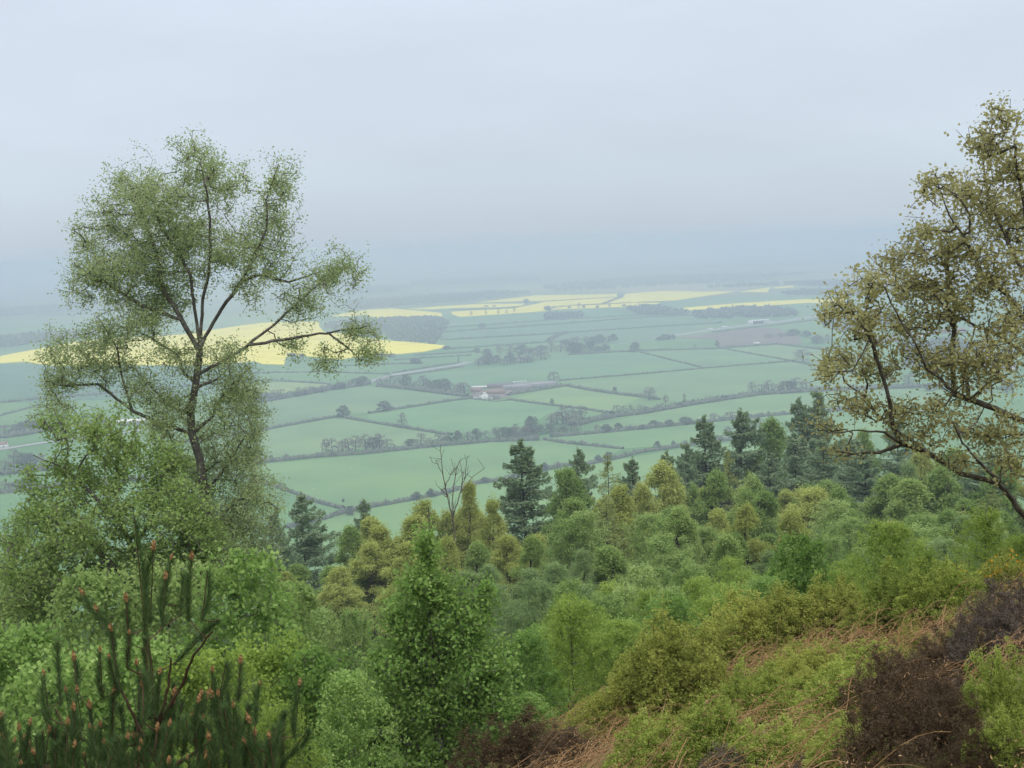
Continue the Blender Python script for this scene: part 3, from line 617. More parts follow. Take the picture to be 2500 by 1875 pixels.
# ------------------------------------------------------------------ the surveyed trees
def gpt(px, dist):
    p = at(px, 900, dist); return (p.x, p.y, float(ground_z(p.x, p.y)))
hero('birch_tree', 'tall airy birch on the left, its forked crown standing against the sky', 'tree', 30, gpt(505, 30),
 [(505,1600),(497,1400),(503,1230),(488,1120),(468,1055),(466,1000),(478,940),(488,862)],
 [[(488,858),(452,797),(438,770),(402,716),(384,634),(371,585),(340,500),(310,440)],
  [(490,850),(475,752),(466,675),(429,603),(393,558),(370,480)],
  [(490,850),(495,729),(511,662),(515,607),(513,553),(505,470),(490,400)],
  [(490,850),(502,820),(542,752),(588,689),(624,616),(651,558),(650,490),(680,400)],
  [(588,689),(633,671),(705,689),(790,662),(850,650)],
  [(482,915),(533,888),(601,847),(669,793),(732,734),(791,684),(850,650)],
  [(610,842),(723,824),(836,806),(900,795),(925,830)],
  [(800,812),(850,850),(880,880)],
  [(470,1062),(409,1040),(323,1003),(295,907),(285,850),(250,790)],
  [(318,998),(240,938),(155,942),(110,930)],
  [(466,1010),(426,996),(395,972),(330,900)],
  [(480,940),(443,901),(434,865),(360,820),(280,790)],
  [(480,1050),(520,1014),(538,974),(575,930),(610,900)],
  [(482,946),(533,924),(565,888)],
  [(440,780),(339,743),(271,698),(190,650)],
  [(500,1200),(560,1130),(600,1060)], [(500,1300),(560,1240),(620,1200)], [(500,1330),(430,1290),(380,1260)]],
 [(330,470,95,85),(260,560,75,80),(400,500,100,90),(490,430,70,75),(560,450,60,65),(685,450,55,70),(650,560,85,80),(225,680,75,80),(340,640,100,90),(480,580,100,90),(570,620,70,70),
  (810,670,80,65),(740,740,60,55),(880,810,60,35),(790,880,35,35,1.2),(905,860,40,40,1.2),(720,850,40,40,.7),(320,790,110,60),(190,840,100,55),(140,930,55,45),(250,890,100,55),(430,870,80,50,.8),(560,860,60,50,.7),
  (600,960,60,80,1.2),(620,1040,45,80,1.2),(595,1130,55,90,1.3),(420,980,80,50),(350,950,70,50),(570,1250,90,100,1.2),(450,1150,60,60,.8),(380,730,90,70),(660,650,70,60,.7),(540,990,55,70,.8),(530,1130,55,80,.8),(480,1210,70,80,.7),(530,900,60,50,.5),(300,660,90,60,.8),(200,600,40,50,.6),(420,600,120,100,.5),(130,1000,60,40,.8),(390,1040,60,50,.8),(620,700,60,60,.5),(470,360,60,40,.7),(430,1060,70,60,.7),(520,1060,50,60,.7),(420,1180,70,70,.7),(500,1300,90,80,.8),(640,1220,60,80,.8),(600,1420,90,70),(440,690,80,60,.8),(600,1340,90,90,1.2)],
 5600, 8, .085, .047, M['leaf_birch'], M['bark_birch'], .16, .0036, .16, .075, droop=.5, dvar=1.0, asp=.7, power=.38, rl=.04)
hero('birch_tree', 'rounder lighter green birch in front of the lower left half of the tall birch', 'tree', 27, gpt(320, 27),
 [(318,1600),(325,1480),(335,1400),(330,1330)],
 [[(335,1390),(300,1280),(280,1200),(290,1120),(270,1050)],[(330,1340),(370,1260),(400,1180),(420,1120)],[(320,1430),(220,1320),(150,1280),(100,1260)],[(325,1450),(420,1390),(500,1330)],[(300,1290),(220,1200),(150,1140),(80,1110)]],
 [(240,1050,90,60),(150,1130,50,40,.5),(330,1110,90,70),(200,1170,100,70),(420,1130,60,60),(100,1260,80,60),(200,1290,120,80),(340,1230,110,80),(440,1230,80,80),(110,1370,110,90),(260,1400,130,80),(400,1360,110,90),(520,1360,70,70),(60,1450,90,90),(30,1330,60,70,.7),(130,1040,60,45,.6),(80,1180,60,50,.6),(480,1300,70,80),(500,1450,90,80),(140,1490,100,80),(360,1480,110,80)],
 3600, 5, .07, .062, M['leaf_birch_low'], M['bark_birch'], .16, .0036, .09, .05, droop=.3, dvar=.9, asp=.75, rl=.035)
hero('birch_tree', 'dense fresh green birch standing centrally at the bottom edge, with a pointed tip', 'tree', 16, gpt(1085, 16),
 [(1085,1960),(1082,1866),(1063,1736),(1050,1533),(1046,1437),(1048,1292),(1046,1240)],
 [[(1055,1600),(980,1540),(950,1480)],[(1060,1640),(1120,1560),(1190,1420)],[(1070,1760),(1000,1680),(930,1620)],[(1070,1780),(1180,1680),(1240,1600)],[(1080,1850),(960,1800),(890,1760)],[(1080,1850),(1180,1790),(1270,1740)]],
 [(1046,1330,30,60,1.2),(1015,1420,55,50),(1085,1440,65,55),(985,1500,75,60),(1130,1520,80,60),(1190,1450,22,50,1.3),(1060,1580,120,70),(950,1620,85,60),(1180,1620,90,70),(1050,1700,150,80),(915,1740,85,70),(1200,1720,90,80),(1050,1820,180,70),(1240,1820,60,60),(900,1850,70,60)],
 2800, 5, .05, .046, M['leaf_green'], M['bark_birch'], .10, .0022, .045, .006, droop=.5, dvar=.3, asp=.8, lift=.6, rl=.014)
hero('oak_tree', 'oak with olive-brown young leaves spreading in from the right margin', 'tree', 17, gpt(2660, 17),
 [(2630,1500),(2615,1400),(2650,1250),(2680,1100),(2690,950),(2680,780),(2650,600),(2620,430)],
 [[(2615,1400),(2500,1258),(2463,1208),(2437,1175),(2370,1108),(2344,1069),(2325,1030)],
  [(2437,1180),(2344,1155),(2291,1122),(2224,1075),(2178,1042),(2138,1009),(2112,969),(2060,930)],
  [(2251,1100),(2198,1082),(2158,1055),(2100,1050),(2020,1056)],[(2200,1085),(2145,1105),(2085,1108),(2040,1100)],
  [(2178,1036),(2165,949),(2138,870),(2118,810),(2080,760)],
  [(2680,1120),(2500,1030),(2430,998),(2370,976),(2330,956),(2264,903),(2238,843),(2198,784),(2160,700)],
  [(2327,963),(2327,830),(2330,730),(2310,640)],[(2364,976),(2357,890),(2380,800)],[(2370,976),(2420,930),(2470,910)],
  [(2690,980),(2500,863),(2437,817),(2384,797),(2330,770),(2280,720)],[(2690,950),(2500,784),(2463,724),(2397,664),(2364,598),(2317,525),(2290,450)],
  [(2680,800),(2500,664),(2463,598),(2417,498),(2400,400),(2425,290)],[(2560,1060),(2480,1060),(2380,1060)],[(2500,790),(2520,640),(2500,500),(2480,400)]],
 [(2440,290,50,45),(2395,350,45,55),(2470,400,65,80),(2290,450,45,45),(2370,480,80,75),(2470,530,80,90),(2245,580,50,55),(2165,630,50,40),(2320,600,90,75),(2130,690,60,50),(2230,700,90,75),(2060,730,40,40),(2020,765,35,35),(2100,790,75,55),(2200,800,75,60),
  (2320,730,90,70),(2430,660,90,90),(2045,880,55,40),(2015,920,40,35),(2130,890,55,50),(2250,880,65,55),(2340,880,60,60),(2420,880,80,80),(2480,780,60,80),(2080,985,75,35),(2020,1040,55,16),(2050,1103,50,14),(2200,1010,80,40),(2300,1010,70,40),(2420,1050,90,50),(2260,1075,50,30),(2340,1120,50,30),(2470,1120,60,50),
  (2600,500,110,150,.5),(2620,750,120,150,.5),(2640,1000,120,120,.5),(2750,700,120,220,.4)],
 3600, 3, .06, .046, M['leaf_oak'], M['bark_oak'], .12, .0030, .11, .014, dvar=1.0, asp=.8, lift=.2, power=.37, rl=.032)
# dead tree
def dead_tree():
    d = 100; b = gpt(1112, d); o = Vector(b); W = lambda p, f=0: tuple(at(p[0], p[1], d+f)-o)
    s = Skel(); s.limb([(0, 0, -.5), W((1112, 1400)), W((1111, 1326)), W((1106, 1268)), W((1092, 1210), .3), W((1082, 1162), .5), W((1077, 1114), .5), W((1076, 1085), .6)], .12, .02, .4, .03)
    for lb in ([(1106,1262),(1123,1205),(1135,1171),(1138,1123),(1134,1108)], [(1107,1270),(1106,1200),(1112,1160),(1122,1125)], [(1082,1162),(1063,1125)], [(1092,1212),(1068,1186)], [(1088,1190),(1100,1160),(1110,1142)],
               [(1135,1171),(1147,1150)], [(1123,1205),(1140,1185),(1152,1165)], [(1077,1120),(1085,1098)], [(1112,1160),(1118,1150)], [(1127,1195),(1128,1150),(1124,1130)], [(1094,1215),(1076,1200)], [(1138,1130),(1143,1112)]):
        e = s.limb([W(p, .15*i) for i, p in enumerate(lb)],   .05, .015, .3, .04); s.tip.append(e)
    for q in range(60):
        i = random.randrange(10, s.n); p = s.P[i]+np.array([random.gauss(0, .5), random.gauss(0, .5), random.uniform(.1, .9)])
        if s.P[i][2] > W((1106, 1268))[2]: s.tip.append(s.add(p, i, .012))
    V, Q = s.wood(.012, k=4); root = empty('dead_tree', o, 'bare dead tree with forked grey-red stems rising above the yellow-green beeches', 'tree')
    link('trunk', mesh('trunk', V, Q, M['bark_dead'], True), root)
dead_tree()

# ------------------------------------------------------------------ young pine at the lower left
def pine():
    d = 8.0; rng = np.random.default_rng(5); px = d/F; b = gpt(400, d); o = Vector(b)
    def W(p, f=0.0): return np.array(at(p[0], p[1], d+f)-o)
    cv = lambda x, y: (x/1.794, 950+y/1.794)
    sh = [((590,560),(635,1050)),((672,705),(660,1000)),((750,745),(720,940)),((800,820),(790,990)),((838,750),(825,1000)),((910,795),(885,1010)),((725,835),(715,1040)),((552,930),(565,1110)),((370,905),(445,1020)),
          ((430,975),(505,1120)),((487,1060),(512,1250)),((250,1110),(265,1370)),((325,1190),(338,1320)),((192,1250),(218,1440)),((438,1150),(450,1350)),((565,1075),(558,1220)),((290,1330),(310,1470)),((960,1010),(780,1190)),
          ((1053,1200),(1045,1360)),((990,1200),(960,1350)),((930,1240),(925,1430)),((1137,1300),(1118,1460)),((1312,1300),(1290,1520)),((1252,1420),(1235,1590)),((1350,1490),(1265,1610)),((1080,1545),(1060,1680)),
          ((640,1090),(650,1290)),((968,1320),(960,1440)),((1090,1390),(1060,1500)),((340,1330),(360,1480)),((395,1400),(420,1540)),((180,1400),(240,1560)),((310,1440),(340,1580)),((500,1330),(490,1560)),((600,1210),(615,1400)),
          ((700,1250),(690,1420)),((845,1470),(800,1600)),((680,1490),(690,1640)),((550,1640),(560,1780)),((150,1600),(200,1740)),((20,1530),(60,1690)),((440,1480),(450,1650)),((760,1380),(740,1540)),((880,1350),(870,1530)),
          ((1000,1500),(980,1650)),((620,1560),(640,1700)),((1180,1560),(1150,1690)),((80,1620),(110,1760)),((250,1560),(300,1700)),((370,1610),(400,1750)),((1250,1620),(1230,1760)),((900,1620),(880,1760)),((740,1640),(740,1780)),((480,1180),(520,1330))]
    for q in range(150):
        bx = rng.uniform(-60, 1300); by = rng.uniform(1400+abs(bx-650)*.35, 1900); sh.append(((bx+rng.normal(0, 25), by-rng.uniform(110, 230)), (bx, by)))
    s = Skel(); s.limb([(0, 0, -.2), W(cv(700, 1800)), W(cv(690, 1480)), W(cv(650, 1100)), W(cv(640, 1050))], .024, .010, .06, .002, rng)
    for lb in ([(690,1480),(740,1300),(750,1180)],[(690,1480),(800,1290),(850,1160),(930,1060)],[(690,1640),(520,1300),(500,1130)],[(690,1700),(480,1580),(300,1500),(240,1400)],[(700,1700),(900,1560),(1050,1480),(1110,1440)],[(700,1790),(1000,1720),(1230,1600)],[(690,1750),(400,1700),(150,1650)]):
        f = rng.uniform(-.35, .35); n = len(lb); s.limb([W(cv(*p), f*i/(n-1)) for i, p in enumerate(lb)], .014, .006, .05, .003, rng)
    C = []; A = []; tips = []
    order = sorted(range(len(sh)), key=lambda k: -sh[k][1][1])
    for k in order:
        (tx, ty), (bx, by) = sh[k]; f = rng.uniform(-.35, .35); f2 = f+rng.uniform(-.05, .05); B = W(cv(bx, by), f); T = W(cv(tx, ty), f2)
        df = s.P[:s.n]-B; i = int(np.argmin(np.sqrt((df**2).sum(1))+.8*np.maximum(df[:, 2], 0))); Pp = s.P[i].copy(); n = max(2, int(np.linalg.norm(B-Pp)/.05)); cur = i
        mid = (Pp+B)/2-np.array([0, 0, .12*np.linalg.norm(B-Pp)])
        for q in range(1, n+1): t = q/n; cur = s.add((1-t)**2*Pp+2*t*(1-t)*mid+t*t*B, cur)
        for q in range(1, 5): cur = s.add(B+(T-B)*q/4, cur, .004)
        s.tip.append(cur); ln = np.linalg.norm(T-B); m = int(1500*ln)+100; u = rng.uniform(-.1, .97, m)[:, None]; c = B+(T-B)*u+rng.normal(0, .02, 3)*np.sin(np.clip(u, 0, 1)*3.14)+rng.normal(0, .004, (m, 3)); C.append(c)
        ax = (T-B)/ln; A.append(np.repeat(ax[None], m, 0)); tips.append((T, ax))
        # sparser needles on the branch below
        j = cur
    V, Q = s.wood(.0035, k=4); root = empty('pine_tree', o, 'young dark green pine with upright shoots tipped with orange cones at the lower left', 'tree')
    link('trunk', mesh('trunk', V, Q, M['bark_red'], True), root)
    C = np.vstack(C); A = np.vstack(A); n = len(C); u = rng.normal(0, 1, (n, 3)); u -= (u*A).sum(1)[:, None]*A; u /= np.linalg.norm(u, axis=1)[:, None]
    dirn = A*.8+u*rng.uniform(.3, .8, n)[:, None]; L_ = rng.uniform(.025, .075, n)[:, None]; wv = np.cross(dirn, rng.normal(0, 1, (n, 3))); wv /= np.linalg.norm(wv, axis=1)[:, None]; wv *= .0012
    V = np.stack([C-wv, C+wv, C+dirn*L_+wv*.5, C+dirn*L_-wv*.5], 1).reshape(-1, 3); link('needles', mesh('needles', V, np.arange(4*n).reshape(-1, 4), M['needle']), root)
    # older needles along the branches
    # cone clusters: knobbly spindle of scales
    def cone_mesh(seed):
        r = np.random.default_rng(seed); P = []; n = 90; t = r.uniform(0, 1, n); th = r.uniform(0, 6.283, n); rr = .014*np.sin(np.clip(t*1.0+.12, 0, 1)*np.pi)**.7+.002
        C = np.stack([rr*np.cos(th), rr*np.sin(th), t*.07], 1); V, T = leaves(C, .016, rng=r, asp=.8)
        V1, Q1 = tubes(np.array([[0, 0, 0.], [0, 0, .035]]), np.array([[0, 0, .035], [0, 0, .07]]), np.array([.006, .010]), np.array([.010, .003]), 6)
        return mesh('cone', np.vstack([V, V1]), [T, Q1+len(V)], M['candle'])
    cm = [cone_mesh(i) for i in range(3)]
    for k, (T, ax) in enumerate(tips):
        if k % 3 == 1: continue
        c = link('cone', cm[k % 3], root); c.location = T; c.rotation_euler = Vector(ax).to_track_quat('Z', 'Y').to_euler(); q = rng.uniform(.45, .85); c.scale = (q*.9, q*.9, q)
pine()

# ------------------------------------------------------------------ bracken slope plants
def bush_mesh(kind, seed):
    r = np.random.default_rng(seed); s = Skel(); s.limb([(0, 0, -.05), (0, 0, .05)], .008, .006, .05)
    n = 700; th = r.uniform(0, 6.283, n); rad = r.uniform(0, 1, n)**.5; z = .62*np.sqrt(np.clip(1-rad**2, 0, 1))*r.uniform(.35, 1.12, n)*(1+.35*np.sin(th*3+seed)*rad+.2*np.sin(th*7+seed*3))+.02
    lump = 1+.28*np.sin(th*2+seed)+.16*np.sin(th*5+seed*2)
    P = np.stack([.5*rad*lump*np.cos(th), .5*rad*lump*np.sin(th), z], 1); s.grow(P, .05, bend=.3, wob=.004, lift=.5, rng=r); V, Q = s.wood(.0016, k=3, power=.3)
    if kind == 'heather':
        C = spray(s, 13, .018, r, back=4); V2, T2 = leaves(C, .022, rng=r, asp=.3, up=0)
    else:
        C = spray(s, 11, .020, r, back=3); V2, T2 = leaves(C, .024, rng=r, asp=.65, up=.5)
    return V, Q, V2, T2
BUSH = {}
def bush(px, py, wpx, kind, label, hs=1.0, group=None, v=0):
    key = (kind, v)
    if key not in BUSH:
        V, Q, V2, T2 = bush_mesh('heather' if 'heather' in kind else 'bilberry', 31+v*7+len(kind)); lm = {'bilberry': 'bilberry', 'gold': 'bilberry_gold', 'heather': 'heather', 'heather_grey': 'heather_grey'}[kind]
        BUSH[key] = [('stem', mesh('stem', V, Q, M['twig'])), ('leaves', mesh('leaves', V2, T2, M[lm]))]
    g = hit(px, py, 3, 40); n = 'heather_bush' if 'heather' in kind else 'bilberry_bush'
    o = empty(n, g, label, 'bush', group); sc = wpx*(1.22 if wpx > 125 and 'scattered' not in label else 1)*g.y/F
    for pn, me in BUSH[key]: link(pn, me, o)
    o.scale = (sc, sc, sc*hs); o.rotation_euler = (0, 0, random.uniform(0, 6.28)); return o
BUSHES = [
 (1856,1775,170,'bilberry','bright green bilberry bush left of the pale flattened bracken stems',1.0),(2059,1755,190,'bilberry','wide bright green bilberry bush above the pale flattened bracken stems',.8),
 (1742,1860,200,'bilberry','bright green bilberry bush at the bottom edge, left one of the bright bushes',.9),(1905,1885,170,'bilberry','green bilberry bush at the bottom edge between two bright bushes',.8),
 (2067,1890,150,'bilberry','fresh green bilberry bush at the bottom edge beside the big dark heather',1.0),(2440,1780,150,'bilberry','bright green bilberry bush to the right of the big dark heather',1.5),
 (2460,1880,140,'bilberry','bright bilberry bush in the lower right corner',1.2),(1848,1610,230,'gold','yellow-green bilberry bush along the crest below the saplings',.8),
 (1763,1650,190,'gold','yellow-green bilberry bush on the crest, next to the left end',.8),(1930,1580,200,'gold','yellow-green bilberry bush high on the crest beside the green sapling',.8),
 (1640,1745,250,'gold','large yellow-green bilberry mound with a dark hollow below it',1.1),(1560,1745,170,'gold','yellow-green bilberry bush at the left of the large mound',.9),
 (1600,1890,190,'bilberry','green bilberry bush low beneath the large yellow-green mound',.8),(2030,1540,180,'gold','yellow-green bilberry bush below the bright crest sapling',.8),
 (2130,1560,160,'gold','yellow-green bilberry patch in the middle of the slope',.7),(2220,1520,180,'bilberry','green bilberry patch under the low sapling',.9),(2310,1500,160,'bilberry','green bilberry patch left of the upper dark heather',.9),
 (2400,1480,160,'gold','yellow-green bilberry patch above the grey heather',.8),(2380,1660,110,'gold','small yellow-green bilberry tuft among the heather',.7),(2140,1640,140,'bilberry','green bilberry tuft among the dead bracken',.6),
 (1980,1650,130,'gold','yellowish bilberry tuft among the dead bracken stems',.6),(1490,1800,140,'gold','small yellow-green bilberry bush near the dark heather at the slope foot',.8),
 (2206,1900,270,'heather','biggest dark brown heather clump at the bottom right',1.2),(2180,1760,190,'heather','dark brown heather just above the biggest clump',1.1),(2300,1820,190,'heather','dark brown heather to the right of the biggest clump',1.1),(2345,1660,140,'heather','dark brown heather tuft in the middle of the right slope',1.2),
 (2290,1690,150,'heather','dark brown heather left of the middle tuft',1.0),(2451,1640,200,'heather_grey','grey-purple heather clump by the right margin',1.2),(2490,1560,150,'heather_grey','grey-purple heather cut by the right margin',1.1),(1272,1900,230,'heather','low red-brown heather at the foot of the slope beside the central birch',.8),
 (1380,1870,180,'heather','red-brown heather fringe right of the slope foot',.6),(2330,1750,140,'heather_grey','grey heather between the dark clumps',.8),(1800,1900,160,'heather_grey','grey dead heather at the bottom edge between the bright bilberries',.6),(1990,1900,120,'heather_grey','small grey heather at the bottom edge',.6),(2400,1900,150,'heather','dark heather in front of the lower right bilberry',1.0),
]
for q in range(58):
    px = random.uniform(1480, 2490); lo = 1690-(px-1480)*.19; py = random.uniform(lo, min(1900, lo+230))
    if px > 2130 and py > 1650: continue
    BUSHES.append((px, py, random.uniform(60, 120), random.choice(['gold', 'gold', 'bilberry']), 'small green bilberry tuft scattered among the dead bracken', random.uniform(.6, 1)))
for k, (px, py, wp, kd, lab, hs) in enumerate(BUSHES): bush(px, py, wp, kd, lab, hs, 'low bushes on the bracken slope', k % 3)
def gorse(px, py, d, wpx, label):
    b = at(px, py, d); g = float(ground_z(b.x, b.y)); H = min(1.9, max(.8, b.z-g)); r = np.random.default_rng(int(px)); s = Skel(); s.limb([(0, 0, -.1), (0, 0, H*.5)], .03, .02, .1)
    W_ = wpx*d/F; n = 260; th = r.uniform(0, 6.283, n); rad = r.uniform(0, 1, n)**.5; P = np.stack([W_/2*rad*np.cos(th), W_/2*rad*np.sin(th), H*(1-.35*rad**2)*r.uniform(.3, 1, n)], 1)
    s.grow(P, .08, lift=.5, rng=r); V, Q = s.wood(.003, k=3); root = empty('gorse_bush', (b.x, b.y, g), label, 'bush', 'gorse in flower')
    link('stem', mesh('stem', V, Q, M['twig']), root); V, T = leaves(spray(s, 12, .03, r, 3), .035, asp=.25, rng=r); link('foliage', mesh('foliage', V, T, M['bilberry_gold']), root)
    V, T = leaves(s.P[np.array(s.tip)][::3].repeat(5, 0)+r.normal(0, .025, (len(s.tip[::3])*5, 3)), .024, asp=.9, rng=r); link('blossom', mesh('blossom', V, T, M['gorse_flower']), root)
gorse(2325, 1262, 17.5, 120, 'gorse bush with orange-yellow flowers among the bright saplings'); gorse(2455, 1395, 14.5, 120, 'gorse bush with orange-yellow flowers at the right margin above the heather')
gorse(1535, 1430, 34, 50, 'tiny orange-flowered gorse at the top of the birch thicket')

def stalk(P, r0, rng, kink=.0):
    P = np.array(P); return tubes(P[:-1], P[1:], np.linspace(r0, r0*.5, len(P))[:-1], np.linspace(r0, r0*.5, len(P))[1:], 4)
def bracken_bed():
    rng = np.random.default_rng(11); Vs = []; Qs = []; Ts = []; b = 0; LV = []
    n = 0
    while n < 3900:
        px = rng.uniform(1180, 2560); py = rng.uniform(1400, 1900); 
        y = rng.uniform(4.5, 18); x = rng.uniform(-.5, 12)
        if y > np.clip(14+2*x, 4, 17)+.8 or x > y*.85: continue
        if math.sin(x*1.9+y*.6+1)+math.sin(y*1.1-x*.8) < -.35: continue
        ppx = 1250+F*x/y
        if 2090 < ppx < 2400 and y < 8.5: continue
        z = float(ground_z(x, y)); L_ = rng.uniform(.18, .65); th = rng.normal(.5, .7); el = abs(rng.normal(0, .22))
        m = 6; t = np.linspace(0, 1, m); hx = np.cumsum(np.cos(th+rng.normal(0, .12, m)))*L_/m; hy = np.cumsum(np.sin(th+rng.normal(0, .12, m)))*L_/m
        X = x+hx; Y = y+hy; Z = ground_z(X, Y)+.03+rng.uniform(0, .18)+L_*math.sin(el)*np.sin(t*2.4)
        V, Q = stalk(np.stack([X, Y, Z], 1), rng.uniform(.0015, .0042), rng); Vs.append(V); Qs.append(Q+b); b += len(V)
        C = np.stack([X, Y, Z], 1)[rng.integers(0, m, 16)]+rng.normal(0, .045, (16, 3)); LV.append(C); n += 1
    C = np.vstack(LV); V, T = leaves(C, .022, rng=rng, asp=.3)
    o = link('dead_bracken', mesh('dead_bracken', np.vstack(Vs+[V]), [np.vstack(Qs), T+b], M['bracken'])); tag(o, 'bed of orange-brown dead bracken covering the near slope', 'bracken', None, 'stuff')
bracken_bed()
def litter():
    rng = np.random.default_rng(12); n = 120000; y = rng.uniform(3.5, 18.5, n); x = rng.uniform(-2.5, 14, n); k = (x < y*.9) & (y < np.clip(14+2*x, 4, 17)+1.5); x = x[k]; y = y[k]
    C = np.stack([x, y, ground_z(x, y)+rng.uniform(.0, .05, len(x))], 1); V, T = leaves(C, .035, rng=rng, asp=.5, up=1)
    o = link('leaf_litter', mesh('leaf_litter', V, T, M['litter'])); tag(o, 'brown litter and moss on the near slope', 'leaf litter', None, 'stuff')
M['litter'] = leafmat('litter', [(.10,.065,.035),(.19,.13,.07),(.18,.20,.06),(.34,.25,.14)], trans=.1, nscale=1.5)
litter()
def stem_thing(pts, d, r_, label, group='pale dead bracken stems standing out of the bed'):
    P = [at(px, py, d) for px, py in pts]; g = P[0].copy(); g.z = float(ground_z(g.x, g.y)); 
    Q_ = [Vector((0, 0, -.02))]+[p-g for p in P]; rng = np.random.default_rng(int(pts[0][0])); Pn = []
    for a, b in zip(Q_[:-1], Q_[1:]):
        for t in (0, .33, .66): Pn.append(np.array(a.lerp(b, t))+rng.normal(0, .003, 3))
    Pn.append(np.array(Q_[-1])); V, Q = stalk(Pn, r_, rng); C = np.array(Pn)[rng.integers(4, len(Pn), 30)]+rng.normal(0, .03, (30, 3)); V2, T2 = leaves(C, .02, asp=.3, rng=rng)
    o = link('bracken_stem', mesh('bracken_stem', np.vstack([V, V2]), [Q, T2+len(V)], M['bracken']), None, g); tag(o, label, 'bracken stem', group)
def depth_of(px, py): return hit(px, py, 3, 40).y
for pts, lab in [
 ([(1600,1815),(1617,1740),(1630,1690)], 'pale bracken stem leaning right at the left of the large bilberry mound'),([(1545,1860),(1552,1825),(1560,1790)], 'short pale bracken stem below the bilberry mound'),
 ([(1545,1700),(1505,1680),(1470,1675)], 'orange bracken frond bent over at the slope crest'),([(1475,1740),(1478,1700),(1466,1675)], 'bracken stem crossing the bent frond at the slope crest'),
 ([(1840,1800),(1822,1765),(1803,1730)], 'pale bracken stem slanting left across the bright bilberry bush'),([(1790,1700),(1795,1665),(1785,1640)], 'upright bracken stem by the yellow-green crest bush'),
 ([(1715,1755),(1722,1715),(1750,1700),(1800,1690)], 'arched orange bracken stem left of the bright bilberry bush'),([(1730,1740),(1738,1700),(1770,1690)], 'smaller arch inside the arched orange bracken stem'),
 ([(2055,1680),(2080,1640),(2110,1600)], 'thick pale bracken stem slanting right in the middle of the slope'),([(1900,1640),(1940,1610),(1990,1590)], 'thin bracken stem lying right on the middle slope'),
 ([(2270,1590),(2275,1545),(2300,1520),(2320,1505)], 'tall pale bracken frond curved right below the low sapling'),([(1960,1790),(2030,1765),(2120,1755)], 'pale flattened bracken stem lying across the lower bush, upper one'),
 ([(1970,1800),(2040,1780),(2110,1775)], 'pale flattened bracken stem lying across the lower bush, lower one'),([(2480,1570),(2490,1545),(2500,1525)], 'pale bracken stem at the right margin by the grey heather'),
 ([(2000,1890),(2002,1830),(2007,1790)], 'upright pale bracken stem at the bottom edge'),([(1300,1870),(1290,1845),(1285,1810)], 'thin pale bracken stem in the red-brown heather at the slope foot'),([(1335,1870),(1345,1830),(1350,1800)], 'second thin pale stem right beside the one in the slope foot heather'),
]: stem_thing(pts, depth_of(*pts[0]), .0055, lab)

